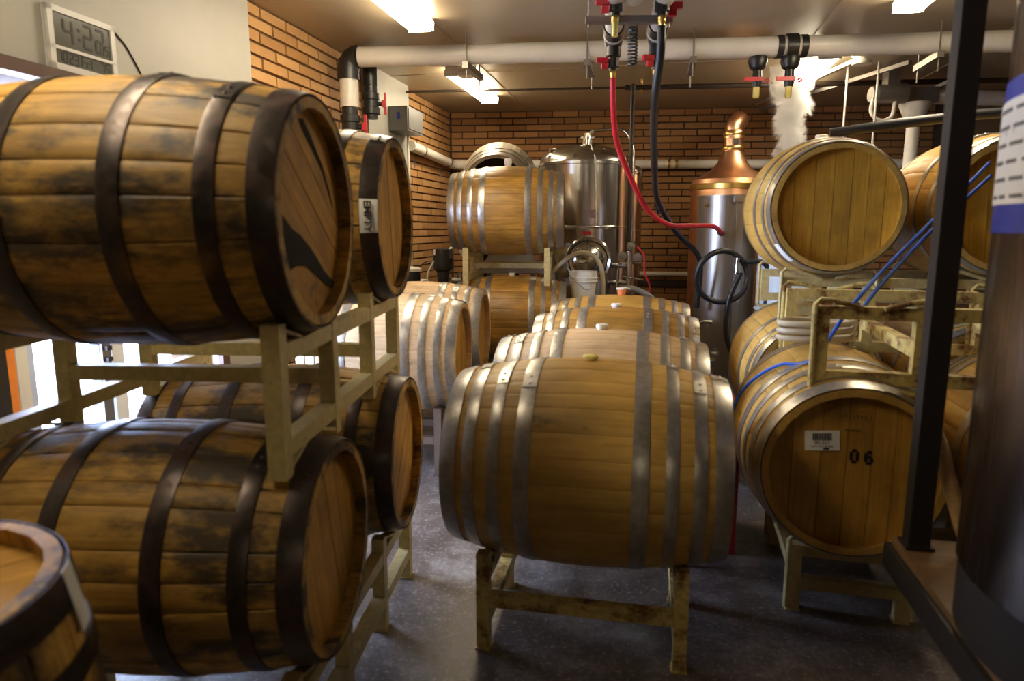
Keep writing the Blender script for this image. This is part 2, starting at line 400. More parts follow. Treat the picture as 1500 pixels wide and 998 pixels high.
def barrel_meshes(kind):
    if kind in _bc: return _bc[kind]
    K = KIND[kind]; rnd = random.Random(hash(K['wood']) % 1 + K['n']); L = K['L']
    ws = [rnd.uniform(0.75, 1.3) for _ in range(K['n'])]; tot = sum(ws); a = 0; staves = []
    xs = [-L/2 + L*i/12 for i in range(13)]
    for w in ws:
        a0 = a; a1 = a + 2*PI*w/tot; a = a1; g = (0.0010 if kind == 'whiskey' else 0.0004)/K['R']; e = 0.004/K['R']
        vs = []; fs = []; bv = 0.0022 if kind == 'whiskey' else 0.0010; lift = rnd.uniform(-1, 1)*(0.0008 if kind == 'whiskey' else 0.0003)
        for i, x in enumerate(xs):
            r = rad(kind, x) + lift; end = 0.004 if i in (0, 12) else 0
            ring = [(a0+g, r-bv-end), (a0+g+e, r-end), ((a0*2+a1)/3, r-end), ((a0+2*a1)/3, r-end), (a1-g-e, r-end), (a1-g, r-bv-end), (a1-g, r-0.027), (a0+g, r-0.027)]
            vs += [(x, rr*math.cos(t), rr*math.sin(t)) for t, rr in ring]
        for i in range(12):
            for k in range(8): k2 = (k+1) % 8; fs.append((i*8+k, i*8+k2, (i+1)*8+k2, (i+1)*8+k))
        fs.append(tuple(range(7, -1, -1))); fs.append(tuple(96+k for k in range(8)))
        b = MB(); b.add(vs, fs); staves.append(b.mesh('stave', M[K['wood']], 32))
    hoops = []
    for sgn in (-1, 1):
        for h0, h1 in K['hoops']:
            x0 = sgn*(L/2 - h0); x1 = sgn*(L/2 - h1)
            if x0 > x1: x0, x1 = x1, x0
            b = MB(); prof = []
            for t in range(5):
                x = x0 + (x1-x0)*t/4; prof.append((rad(kind, x) + 0.0042 - (0.0012 if t in (0, 4) else 0), x))
            prof = [(rad(kind, x0) + 0.0008, x0)] + prof + [(rad(kind, x1) + 0.0008, x1)]
            RX = Matrix(((0, 0, 1), (1, 0, 0), (0, 1, 0)))
            b.lathe(prof, 72, rot=RX)
            ov = [(rad(kind, x0 + (x1-x0)*t/2) + 0.0066, x0 + 0.001 + (x1-x0-0.002)*t/2) for t in range(3)]
            b.lathe([(ov[0][0]-0.003, ov[0][1])] + ov + [(ov[2][0]-0.003, ov[2][1])], 4, rot=RX, a0=0.0, a1=0.20)
            for q in (0.05, 0.15):
                xm = (x0+x1)/2; rr = rad(kind, xm) + 0.006
                b.lathe([(0.0, 0.0035), (0.004, 0.0028), (0.0065, 0.0)], 8, loc=(xm, rr*math.cos(q), rr*math.sin(q)), rot=rotm('X', q) @ rotm('X', -PI/2))
            hoops.append(b.mesh('hoop', M[K['hoop']], 40))
    heads = []
    xh = L/2 - 0.034; rh = rad(kind, xh) - 0.026; nb = 7
    cuts = [-rh]; wsb = [rnd.uniform(0.8, 1.25) for _ in range(nb)]; s = sum(wsb)
    for w in wsb: cuts.append(cuts[-1] + 2*rh*w/s)
    cuts[-1] = rh
    for i in range(nb):
        y0 = cuts[i] + 0.0009; y1 = cuts[i+1] - 0.0009; ys = [y0 + (y1-y0)*t/6 for t in range(7)]; off = rnd.uniform(-0.0012, 0.0012)
        out = [(y, math.sqrt(max(0, rh*rh - y*y))) for y in ys] + [(y, -math.sqrt(max(0, rh*rh - y*y))) for y in reversed(ys)]
        n = len(out); vs = [(off, y, z) for y, z in out] + [(-0.02, y, z) for y, z in out]
        fs = [tuple(range(n)), tuple(range(2*n-1, n-1, -1))] + [(k, (k+1) % n, n+(k+1) % n, n+k) for k in range(n)]
        b = MB(); b.add(vs, fs); heads.append(b.mesh('head_board', M[K['head']], 30))
    _bc[kind] = (staves, hoops, heads, xh); return _bc[kind]
NB = [0]
def barrel(kind, centre, yaw, label, group, spin=None, head_turn=0.0, bung=None, tilt=None):
    """lying barrel: centre of its axis, local +X along the axis; the Empty is at its lowest point"""
    K = KIND[kind]; NB[0] += 1; seed = NB[0]*3.7
    R = K['R']; spin = random.uniform(0, 6.28) if spin is None else spin
    if tilt is None: t = thing('barrel', label, 'barrel', (centre[0], centre[1], centre[2] - R), yaw, group); z = R
    else: t = thing('barrel', label, 'barrel', centre, 0, group, rot=tilt); z = 0
    staves, hoops, heads, xh = barrel_meshes(kind)
    for me in staves: o = put('stave', me, t, (0, 0, z), (spin, 0, 0)); o['seed'] = seed
    for me in hoops: o = put('hoop', me, t, (0, 0, z), (random.uniform(0.6, 2.2), 0, 0)); o['seed'] = seed + random.random()*9
    for sgn in (1, -1):
        for me in heads:
            o = put('head_board', me, t, (sgn*xh, 0, z), (head_turn, 0, 0 if sgn > 0 else PI)); o['seed'] = seed + random.random()*5
    if bung:
        m, r, h, lab = bung; b = MB()
        b.lathe([(0, -0.015), (r*0.75, -0.015), (r*0.8, 0.002), (r, h*0.4), (r, h*0.85), (r*0.85, h), (0, h)], 20)
        o = b.build('bung', m, t, (0, 0, z + R)); o['label'] = lab
    return t
def axis(yaw): return Vector((math.cos(yaw), math.sin(yaw), 0))
def from_head(kind, head, yaw): v = Vector(head) - axis(yaw)*(KIND[kind]['L']/2); return (v.x, v.y, v.z)
RD = math.radians
YL = RD(-3.4)
G1 = 'dark hooped barrels stacked two high on the cream racks'
U1 = from_head('whiskey', (-0.455, 1.65, 1.412), YL); U2 = from_head('whiskey', (-0.40, 2.41, 1.412), YL)
L1 = from_head('whiskey', (-0.440, 1.64, 0.578), YL); L2 = from_head('whiskey', (-0.375, 2.38, 0.578), YL)
u1 = barrel('whiskey', U1, YL, 'big weathered barrel with a black forked stain on its head, nearest on the top tier', G1, head_turn=0.95)
u2 = barrel('whiskey', U2, YL, 'dark hooped barrel with a white EMPTY tag on its end hoop', G1, head_turn=0.15)
l1 = barrel('whiskey', L1, YL, 'weathered dark hooped barrel lying directly under the stained top barrel', G1, head_turn=0.25)
l2 = barrel('whiskey', L2, YL, 'dark hooped barrel with diagonal head boards, below the one tagged EMPTY', G1, head_turn=-0.75)
YP = RD(-6)
G2 = 'pale new oak barrels behind the cream racks'
P1 = from_head('pale', (-0.274, 3.85, 0.675), YP); P2 = from_head('pale', (-0.185, 4.62, 0.675), YP)
p1 = barrel('pale', P1, YP, 'pale oak barrel with bluish grey hoops beyond the dark hooped stack', G2)
p2 = barrel('pale', P2, YP, 'pale oak barrel partly hidden behind the other pale one', G2)
YC = RD(-11.2); ROW = Vector((-math.sin(YC), math.cos(YC), 0))
G3 = 'galvanised hooped barrels in the middle row'
CB = [(0.26, 2.22), (0.388, 2.91), (0.575, 3.745), (0.705, 4.44)]
cl = [('barrel at the front of the middle row with a flattened yellow bung', 'wine', (M['silicone_y'], 0.026, 0.016, 'yellow silicone bung')),
      ('second barrel of the middle row, daylight painted in as pale oak, cream bung', 'pale', (M['silicone'], 0.027, 0.022, 'cream silicone bung')),  # pale oak stands in for the daylight falling on this barrel's staves
      ('third barrel of the middle row with a white bung on amber staves', 'amber', (M['white_plastic'], 0.029, 0.02, 'white bung')),
      ('last barrel of the middle row carrying a small orange cup', 'wine', None)]
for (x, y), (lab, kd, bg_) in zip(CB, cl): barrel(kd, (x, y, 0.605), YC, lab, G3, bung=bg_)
t = thing('cup', 'small orange cup with white rim standing on the last middle barrel', 'cup', (0.715, 4.44, 0.9505))
b = MB(); b.lathe([(0, 0), (0.024, 0), (0.031, 0.036), (0.028, 0.036), (0.022, 0.004), (0, 0.004)], 20); b.build('cup_body', M['orange'], t)
b = MB(); b.lathe([(0.028, 0.036), (0.034, 0.036), (0.035, 0.046), (0.029, 0.046), (0.028, 0.036)], 20); b.build('rim', M['white_plastic'], t)
b = MB(); b.tube([(0.03, 0, 0.042), (0.048, 0.002, 0.040), (0.055, 0, 0.034)], 0.005, 6); b.build('pull_tab', M['white_plastic'], t)
YFc = RD(-5)
F1 = (-0.03, 5.5, 1.51); F2 = (0.0, 5.55, 0.655)
G4 = 'amber barrels in the far stack'
barrel('amber', F1, YFc, 'amber barrel on the far rack, upper tier, below the open tub', G4, bung=(M['white_plastic'], 0.03, 0.06, 'tall white bung'))
barrel('amber', F2, YFc, 'amber barrel on the far stack, lower tier, under the white chute', G4, bung=(M['silicone'], 0.027, 0.022, 'cream bung'))
YR = RD(-102); YO = RD(-104)
G5 = 'barrels facing the aisle beside the black upright'
TH = from_head('thin', (1.464, 3.12, 1.470), YR)
t_b = barrel('thin', TH, YR, 'golden headed barrel raised on the top tier below the rising steam', G5, head_turn=0.0, bung=(M['silicone'], 0.030, 0.026, 'cream bung'))
T2 = from_head('thin', (1.464 + 0.708*0.978, 3.12 - 0.708*0.208, 1.470), YR)
barrel('thin', T2, YR, 'top tier barrel half hidden behind the black upright, tied with blue strap', G5, head_turn=0.05)
O6 = from_head('wine', (1.115, 2.13, 0.585), YO)
o6 = barrel('wine', O6, YO, 'barrel stencilled 06 with a barcode label on its head', G5, head_turn=0.0)
O7 = (O6[0] + 0.72*0.970, O6[1] - 0.72*0.242, O6[2])
barrel('wine', O7, YO, 'bottom tier barrel next to the one stencilled 06, mostly behind the black upright', G5)
R2 = from_head('thin', (1.43, 3.12, 0.65), YR)
barrel('thin', R2, YR, 'bottom tier barrel under the golden headed one, behind the barrel stencilled 06', G5)
R3 = (R2[0] + 0.708*0.978, R2[1] - 0.708*0.208, R2[2])
barrel('thin', R3, YR, 'bottom tier barrel deep behind the empty yellow rack', G5)
# upright barrel in the near corner
ub = barrel('whiskey', (-0.92, 0.85, 0.44), 0, 'upright barrel standing on its end with a white tag on its rim', 'standing barrel', head_turn=0.5, tilt=(0.3, -PI/2, 0))

# paper tags, stencil, stains on the barrels
def patch(parent, name, lab, kind, x0, x1, a0, a1, lift, mat, z=None, n=6):
    """thin sheet curved over the barrel's side"""
    K = KIND[kind]; b = MB(); vs = []; zc = K['R'] if z is None else z
    for i in range(n+1):
        a = a0 + (a1-a0)*i/n
        for dr in (0.0, 0.0012):
            for x in (x0, x1):
                r = rad(kind, x) + lift + dr; vs.append((x, r*math.cos(a), r*math.sin(a)))
    fs = []
    for i in range(n):
        p = i*4; q = p + 4; fs += [(p, p+1, q+1, q), (p+2, q+2, q+3, p+3), (p, q, q+2, p+2), (p+1, p+3, q+3, q+1)]
    fs += [(0, 2, 3, 1), (n*4, n*4+1, n*4+3, n*4+2)]
    b.add(vs, fs); o = b.build(name, mat, parent, (0, 0, zc))
    if lab: o['label'] = lab
    return o
tagp = patch(u2, 'paper_tag', 'white paper tag lettered EMPTY', 'whiskey', 0.388, 0.442, PI - 0.20, PI + 0.17, 0.0068, M['paper'])
# local -Y side faces the camera; reads downwards along the hoop
rr = rad('whiskey', 0.415) + 0.0125
text('lettering', 'EMPTY', 0.032, M['ink'], tagp, (0.413, -rr, 0.003), Matrix(((0, 1, 0), (0, 0, -1), (-1, 0, 0))).to_euler(), 0.0008, bold=0.0008)
patch(ub, 'paper_tag', 'white paper tag', 'whiskey', 0.345, 0.444, -1.58, -1.42, 0.0065, M['paper'], z=0)
patch(t_b, 'paper_label', 'small white sticker', 'thin', 0.395, 0.437, PI + 0.58, PI + 0.93, 0.006, M['paper'])
# black split stain across the head of the near top barrel
def stain_shape(parent, name, pts, xh, zc, mat, lab):
    b = MB(); n = len(pts); vs = [(xh + 0.0032, y, z) for y, z in pts] + [(xh + 0.0018, y, z) for y, z in pts]
    b.add(vs, [tuple(range(n)), tuple(range(2*n-1, n-1, -1))] + [(k, (k+1) % n, n+(k+1) % n, n+k) for k in range(n)])
    o = b.build(name, mat, parent, (0, 0, zc)); o['label'] = lab; return o
M['char'] = flat('char_stain', (0.010, 0.006, 0.004), 0.9)
XW = 0.44 - 0.034
stain_shape(u1, 'head_stain', [(-0.225, 0.02), (-0.19, 0.02), (-0.16, -0.002), (-0.10, -0.035), (-0.05, -0.05), (0.0, -0.075), (0.05, -0.105), (0.10, -0.14), (0.15, -0.165), (0.20, -0.185),
    (0.205, -0.198), (0.15, -0.188), (0.09, -0.168), (0.03, -0.140), (-0.03, -0.120), (-0.09, -0.118), (-0.14, -0.128), (-0.19, -0.12), (-0.17, -0.085), (-0.20, -0.06), (-0.165, -0.04), (-0.215, 0.005)], XW, 0.315, M['char'], 'black forked char stain')
stain_shape(u1, 'head_stain', [(-0.03, 0.215), (0.0, 0.19), (0.06, 0.15), (0.12, 0.11), (0.16, 0.07), (0.19, 0.02), (0.17, 0.05), (0.12, 0.125), (0.06, 0.175), (0.0, 0.22)], XW, 0.315, M['char'], 'dark crack near the rim')
# marks on the head of barrel 06; local +Y is to the viewer's right there
XH = 0.44 - 0.034
lb = MB(); lb.box((0, 0, 0), (0.0012, 0.108, 0.068)); lab_o = lb.build('barcode_label', M['paper'], o6, (XH + 0.003, -0.095, 0.345 + 0.098), (0.07, 0, 0)); lab_o['label'] = 'white barcode sticker'
bb = MB(); y = -0.030; rb = random.Random(3)
while y < 0.030:
    w = rb.choice((0.0014, 0.0022, 0.0034)); bb.box((0.001, y + w/2, 0.013), (0.0006, w, 0.025)); y += w + rb.choice((0.0012, 0.002))
bb.build('barcode', M['ink'], lab_o)
RT = (PI/2, 0, PI/2)
text('lettering', '001511', 0.016, M['ink'], lab_o, (0.0012, 0, -0.008), RT, 0.0003)
text('lettering', 'NEW OAK 59 GAL', 0.0085, M['ink'], lab_o, (0.0012, 0, -0.020), RT, 0.0003)
bb = MB(); bb.box((0.001, 0.012, -0.028), (0.0006, 0.018, 0.006)); bb.build('print_mark', M['ink'], lab_o)
def stroke(b, y0, z0, y1, z1, w=0.0095):
    b.bar((0, y0, z0), (0, y1, z1), 0.0008, w, (0, -(z1-z0), (y1-y0)))
nm = MB(); hw, hh = 0.0095, 0.019
for q in ((-hw, -hh*0.75, -hw, hh*0.75), (hw, -hh*0.75, hw, hh*0.75), (-hw*0.75, hh, hw*0.75, hh), (-hw*0.75, -hh, hw*0.75, -hh)): stroke(nm, *q)
n0 = nm.build('stencil_number', M['ink'], o6, (XH + 0.0026, 0.006, 0.345 + 0.052)); n0['label'] = 'black stencilled 0'
nm = MB()
for q in ((-hw, -hh*0.75, -hw, hh*0.75), (hw, -hh*0.7, hw, -hh*0.1), (-hw*0.7, hh, hw, hh*0.95), (-hw*0.75, -hh, hw*0.75, -hh), (-hw*0.6, hh*0.1, hw*0.8, hh*0.1)): stroke(nm, *q)
n6 = nm.build('stencil_number', M['ink'], o6, (XH + 0.0026, 0.050, 0.345 + 0.050)); n6['label'] = 'black stencilled 6'
ov = MB()
ring = []; 
for rr2 in (1.0, 0.94):
    ring.append([(0, 0.055*rr2*math.cos(2*PI*k/28), 0.020*rr2*math.sin(2*PI*k/28)) for k in range(28)])
ov.add(ring[0] + ring[1], [(k, (k+1) % 28, 28+(k+1) % 28, 28+k) for k in range(28)])
eo = ov.build('cooper_stamp', M['faint_ink'], o6, (XH + 0.0024, -0.005, 0.345 + 0.185)); eo['label'] = 'faded oval stamp'
bb = MB()
for k in range(7): bb.box((0, -0.036 + k*0.012, 0.002*math.sin(k*2)), (0.0006, 0.006, 0.013))
bb.build('stamp_script', M['faint_ink'], eo)
bb = MB(); bb.box((0, 0, 0), (0.0006, 0.05, 0.006)); bb.build('stamp_line', M['faint_ink'], eo, (0, 0, -0.045))

# open half tub behind the far stack
t = thing('half_barrel', 'open ended half barrel tub lying above the amber barrel, dark inside', 'tub', (-0.105, 6.46, 1.465), 0, None, (0, 0.22, RD(-93)))
K = 'wine'; stv, hps, hds, xh = barrel_meshes('amber')
rnd = random.Random(5); nst = 26
for i in range(nst):
    a0 = 2*PI*i/nst; a1 = 2*PI*(i+1)/nst - 0.006; vs = []; fs = []
    xs = [0.0, 0.11, 0.22, 0.33, 0.44]
    for x in xs:
        r = rad(K, x); vs += [(x, r*math.cos(a), r*math.sin(a)) for a in (a0, (a0+a1)/2, a1)] + [(x, (r-0.027)*math.cos(a), (r-0.027)*math.sin(a)) for a in (a1, a0)]
    for j in range(4):
        for k in range(5): fs.append((j*5+k, j*5+(k+1) % 5, (j+1)*5+(k+1) % 5, (j+1)*5+k))
    fs += [(4, 3, 2, 1, 0), (20, 21, 22, 23, 24)]
    b = MB(); b.add(vs, fs); o = b.build('stave', M['grey_oak'], t, (0, 0, 0.345)); o['seed'] = 44.0
for me in hps[4:7]: o = put('hoop', me, t, (0, 0, 0.345), (1.0, 0, 0)); o['seed'] = 45.0
b = MB(); b.lathe([(0, 0.05), (0.255, 0.05), (0.255, 0.07), (0, 0.07)], 32, rot=Matrix(((0, 0, 1), (1, 0, 0), (0, 1, 0)))); b.build('tub_bottom', M['interior'], t, (0.0, 0, 0.345))

# ------------------------------------------------------------------ racks
def rack(label, centre, yaw, z0, h, spacing, fv, mat, floor=False, du=0.18, rods=False, group='steel barrel racks', cross=(1, 2), name='barrel_rack', R=0.32):
    """z0 = underside of the bottom rails (floor racks: 0), h = rail top above z0; local Y runs along the row"""
    t = thing(name, label, 'rack', (centre[0], centre[1], z0), yaw, group)
    w = 0.042; half = spacing/2 + du; us = [-half, -spacing/2 + du, spacing/2 - du, half]
    ext = R - math.sqrt(R*R - (du-0.02)**2) - 0.006
    zb = 0.085 if floor else 0.0
    for sv in (-1, 1):
        v = sv*fv
        for nm, zc in (('top_rail', h - w/2 - 0.002), ('bottom_rail', zb + w/2 + 0.002)):
            b = MB(); b.box((v, 0, zc), (w, 2*half - w, w)); b.build(nm, mat, t)
        for k, u in enumerate(us):
            lo = 0.0 if floor else (-ext if not rods else 0.0); hi = h + ext if not rods else h - 0.002
            b = MB(); b.box((v + sv*(0.0015), u, (lo + hi)/2), (w, w, hi - lo))
            if floor: b.box((v, u, 0.003), (0.052, 0.052, 0.006))
            b.build('post', mat, t)
        for c in (-spacing/2, spacing/2):
            for sd in (-1, 1):
                if rods:
                    o_ = v + sv*0.032; ue = c + sd*(du + 0.028); ui = c + sd*0.03; d = ext
                    pts = [(o_, ui, h - 0.006), (o_, c + sd*(du - 0.03), h + d*0.85), (o_, c + sd*(du + 0.012), h + d), (o_, ue, h + d - 0.015)]
                    if floor: pts += [(o_, ue, 0.02)]
                    else: pts += [(o_, ue, -d + 0.015), (o_, c + sd*(du + 0.012), -d), (o_, c + sd*(du - 0.03), -d*0.85), (o_, ui, 0.006)]
                    b = MB(); b.tube(pts, 0.0085, 8); b.build('saddle_rod', mat, t)
                else:
                    b = MB(); b.bar((v, c + sd*0.05, h - 0.004), (v, c + sd*(du - 0.012), h + ext*0.72), w*0.9, 0.008); b.build('saddle_plate', mat, t); b = MB()
                    if not floor: b.bar((v, c + sd*0.05, 0.004), (v, c + sd*(du - 0.012), -ext*0.72), w*0.9, 0.008); b.build('saddle_plate', mat, t)
    for k in cross:
        b = MB(); b.box((0, us[k], zb + (h - zb)*0.45), (2*fv - w, w, w)); b.build('cross_tube', mat, t)
    return t
def mid(a, b): return ((a[0]+b[0])/2, (a[1]+b[1])/2)
rw = rad('whiskey', 0.375)
rack('cream steel rack holding the two upper dark hooped barrels', mid(U1, U2), YL, 0.578 + rw + 0.004, 1.412 - 0.578 - 2*rw - 0.008, 0.75, 0.375, M['cream'], R=rw)
rack('cream steel floor rack under the two lower dark hooped barrels', mid(L1, L2), RD(-5), 0, 0.578 - rw - 0.004, 0.74, 0.375, M['cream'], floor=True, R=rw)
rn = rad('wine', 0.315)
def cpos(i): return CB[i]
rack('rust streaked yellow floor rack under the two nearest middle barrels', mid(CB[0], CB[1]), YC, 0, 0.605 - rn - 0.004, 0.70, 0.315, M['yellow'], floor=True, cross=(0, 3), R=rn, du=0.2)
rack('yellow floor rack under the two far middle barrels', mid(CB[2], CB[3]), YC, 0, 0.605 - rn - 0.004, 0.70, 0.315, M['yellow'], floor=True, cross=(0, 3), R=rn)
rack('dark brown floor rack under the pale oak barrels', mid(P1, P2), YP, 0, 0.675 - rn - 0.004, 0.775, 0.315, M['brown_steel'], floor=True, cross=(0, 1, 3), R=rn)
def off(c, yaw, d): return (c[0] - math.sin(yaw)*d, c[1] + math.cos(yaw)*d)
rack('tall cream rack between the two amber barrels of the far stack', off(F1, YFc, 0.35), YFc, 0.655 + rn + 0.004, 1.51 - 0.655 - 2*rn - 0.008, 0.70, 0.315, M['cream'], R=rn)
rack('cream floor rack under the lower amber barrel', off(F2, YFc, 0.35), YFc, 0, 0.655 - rn - 0.004, 0.70, 0.315, M['cream'], floor=True, R=rn)
rack('pale rack carrying the golden headed barrel', off(TH, YR, 0.354), YR, 0.65 + rn + 0.004, 1.470 - 0.65 - 2*rn - 0.008, 0.708, 0.335, M['cream'], rods=True, R=rn)
rack('floor rack under the barrel deep behind the yellow rack', off(R2, YR, 0.354), YR, 0, 0.65 - rn - 0.004, 0.708, 0.335, M['cream'], floor=True, R=rn)
rack('floor rack holding the barrel stencilled 06', off(O6, YO, 0.36 + 0.05), YO, 0, 0.585 - rn - 0.012, 0.72, 0.275, M['cream'], floor=True, rods=True, cross=(0, 1, 2, 3), R=rn)
E0 = off(O6, YO, 0.04 + 0.36)
rack('empty rust streaked yellow rack sitting on the barrel stencilled 06', E0, YO, 0.585 + rn - 0.035, 0.262, 0.72, 0.335, M['yellow'], rods=True, du=0.15, R=rn, cross=(1, 2))
# stand that carries the open tub
t = thing('tub_stand', 'dark steel stand holding the open half barrel tub', 'stand', (-0.105, 6.30, 0), RD(-3))
for x in (-0.14, 0.14):
    for y in (0.06, 0.22):
        b = MB(); b.box((x, y, 0.72), (0.04, 0.04, 1.44)); b.build('leg', M['black_steel'], t)
    b = MB(); b.bar((x, 0.04, 1.45), (x, 0.24, 1.49), 0.05, 0.04); b.build('saddle_bar', M['black_steel'], t)

# ------------------------------------------------------------------ ceiling lamps
YROOM = math.atan2(-ES.y, -ES.x) - PI/2
def lamp(x, y, label):
    t = thing('ceiling_lamp', label, 'lamp', (x, y, CEIL), YROOM, 'ceiling strip lamps')
    b = MB(); b.box((0, 0, -0.012), (0.15, 1.24, 0.024)); b.build('housing', M['white_plastic'], t)
    b = MB(); pr = [(-0.085, -0.024), (-0.085, -0.045), (-0.06, -0.078), (0.06, -0.078), (0.085, -0.045), (0.085, -0.024)]
    vs = [(x_, y_, z_) for y_ in (-0.61, 0.61) for x_, z_ in pr]
    b.add(vs, [(5, 4, 3, 2, 1, 0), (6, 7, 8, 9, 10, 11)] + [(k, (k+1) % 6, 6+(k+1) % 6, 6+k) for k in range(6)]); b.build('lens', M['lamp'], t)
    for s_ in (-1, 1):
        b = MB(); b.box((0, s_*0.618, -0.05), (0.165, 0.012, 0.052)); b.build('end_cap', M['white_plastic'], t)
lamp(-0.69, 3.90, 'bright ceiling strip lamp above the aisle before the big pipe')
lamp(2.12, 3.52, 'bright ceiling strip lamp over the barrels facing the aisle')
lamp(-0.34, 6.37, 'bright strip lamp behind the big pipe near the brick corner')
lamp(2.42, 5.80, 'bright strip lamp beyond the big pipe above the steam')
lamp(-1.22, 1.30, 'ceiling strip lamp overhead of the near stacked barrels')

lamp(0.40, -4.50, 'ceiling strip lamp farthest behind the camera')

# ------------------------------------------------------------------ the big pipe and its fittings
PA = Vector((-1.12, 5.0, 2.55)); PB = Vector((4.55, 4.43, 2.545)); PD = (PB - PA).normalized()
def pp(t): return PA + PD*t
t = thing('main_pipe', 'large white pipe crossing the room under the ceiling', 'pipe', PA)
b = MB(); b.tube([PD*0.06, PB - PA], 0.066, 24); b.build('pipe_run', M['white_pvc'], t)
b = MB(); ar = [Vector((0, 0, -0.15)), Vector((0, 0, -0.09)), Vector((0.008, 0, -0.045)), Vector((0.03, 0, -0.015)), Vector((0.06, -0.005, 0)), Vector((0.075, -0.0075, 0))]
b.tube([q - Vector((0.02, 0, 0)) for q in ar], 0.078, 20); b.build('elbow', M['black_pvc'], t)
b = MB(); b.tube([(-0.02, 0, -0.15), (-0.02, 0, -0.335)], 0.066, 24); b.build('drop_pipe', M['white_pvc'], t)
for sx in (2.88, 3.03):
    b = MB(); b.tube([PD*(sx-0.02), PD*(sx+0.02)], 0.072, 24); b.build('coupling', M['black_pvc'], t)
def valve(name, lab, loc, yaw, sc=1.0, drop=True):
    t = thing(name, lab, 'valve', loc, yaw, 'black valves with red handles')
    b = MB(); b.lathe([(0.055, 0.0), (0.055, -0.05), (0.068, -0.055), (0.068, -0.10), (0.058, -0.105), (0.058, -0.155), (0.068, -0.16), (0.068, -0.205), (0.05, -0.21), (0.05, -0.24), (0, -0.24)], 24)
    b.build('valve_body', M['black_pvc'], t)
    b = MB(); b.tube([(0.05, 0, -0.13), (0.10, 0, -0.13)], 0.018, 10); b.build('stem', M['black_pvc'], t)
    b = MB(); b.box((0.108, 0, -0.13), (0.016, 0.03, 0.16)); b.box((0.100, 0, -0.13), (0.03, 0.05, 0.05)); b.build('handle', M['red'], t)
    t.scale = (sc,)*3; return t
valve('ball_valve', 'black valve with red handle at the foot of the white drop pipe', PA + Vector((-0.02, 0, -0.335)), 0.0)
valve('ball_valve', 'black valve with red handle behind the white drop pipe', PA + Vector((0.10, 0.16, -0.16)), 0.0, 0.95)
b = MB(); b.tube([(0, 0, 0.2), (0, 0, 0)], 0.055, 16)
tag(b.build('pipe_stub', M['black_pvc'], None, PA + Vector((0.10, 0.16, -0.158))), 'short black pipe stub above the rear valve', 'pipe')

def hanger(label, base, bar0, bar1, rods):
    t = thing('pipe_hanger', label, 'hanger', base, 0, 'strut pipe hangers'); base = Vector(base)
    b = MB(); b.bar(Vector(bar0) - base, Vector(bar1) - base, 0.04, 0.04); b.build('strut_channel', M['strut'], t)
    for r in rods:
        r = Vector(r) - base; b = MB(); b.tube([(r.x, r.y, CEIL - base.z), (r.x, r.y, r.z - 0.10)], 0.005, 6); b.build('threaded_rod', M['strut'], t)
HD = -ES
def hang_at(tt, lab, nl=0.42):
    c = pp(tt); a = c - HD*0.10 + Vector((0, 0, -0.088)); d = c + HD*(nl - 0.10) + Vector((0, 0, -0.088))
    hanger(lab, (c.x, c.y, CEIL), a, d, [a + HD*0.03, d - HD*0.03])
hang_at(0.83, 'strut hanger under the big pipe beside the far lamp')
hang_at(1.64, 'strut hanger under the big pipe left of the red hose')
hang_at(3.85, 'strut hanger under the big pipe near the black upright')
hang_at(2.33, 'strut hanger under the big pipe right of the black hoses')
for k, tt in enumerate((2.75, 2.955)):
    c = pp(tt); t = thing('hose_tap', ['closed black tap with red lever and yellow fitting under the big pipe', 'black tap clamped round the big pipe, nearer the steam'][k], 'tap', (c.x, c.y, c.z), -0.1, 'hose taps under the big pipe')
    if k == 1: b = MB(); b.tube([(-0.035, 0, 0), (0.035, 0, 0)], 0.079, 24); b.build('clamp', M['black_pvc'], t)
    b = MB(); z0 = -0.06
    b.lathe([(0.055, z0), (0.062, z0-0.03), (0.05, z0-0.07), (0.028, z0-0.085), (0.03, z0-0.12), (0.034, z0-0.15), (0.026, z0-0.19), (0, z0-0.19)], 18); b.build('tap_body', M['black_pvc'], t)
    b = MB(); b.box((-0.03, -0.03, z0-0.145), (0.12, 0.02, 0.024)); b.tube([(0.05, -0.02, z0-0.15), (0.07, -0.02, z0-0.14), (0.075, -0.02, z0-0.155), (0.055, -0.02, z0-0.165)], 0.006, 6); b.build('lever', M['red'], t)
    b = MB(); b.lathe([(0.022, z0-0.19), (0.022, z0-0.25), (0.015, z0-0.26), (0, z0-0.26)], 12); b.build('yellow_fitting', M['silicone_y'], t)

# manifold of two white pipes hanging over the middle row
MANX = 0.0
def P3(x, y, z): return Vector((x, y, z))
def man_pipe(lab, far, near, r, cap):
    t = thing('manifold_pipe', lab, 'pipe', far, 0, 'white manifold pipes'); d = Vector(near) - Vector(far); u = d.normalized()
    b = MB(); b.tube([u*0.06, d], r, 20); b.build('pipe_run', M['white_pvc'], t)
    b = MB(); b.tube([u*0.18, u*0.06, u*0.0 - Vector((0, 0, 0.02)), Vector((0, 0, -0.07))], [r*1.16, r*1.18, r*1.12, r*0.75], 18); b.build('reducer', M['black_pvc'], t)
    b = MB(); b.tube([u*0.045, u*0.075], r*1.21, 20); b.build('collar', M['white_pvc'], t)
    return t
ml = (0.515, 3.66, 2.335); mr = (0.725, 3.62, 2.335)
man_pipe('white manifold pipe ending in a black reducer above the red hose', ml, (0.36, 2.55, 2.37), 0.043, 1)
man_pipe('white manifold pipe ending in a black reducer above the black hose', mr, (0.57, 2.55, 2.37), 0.043, 1)
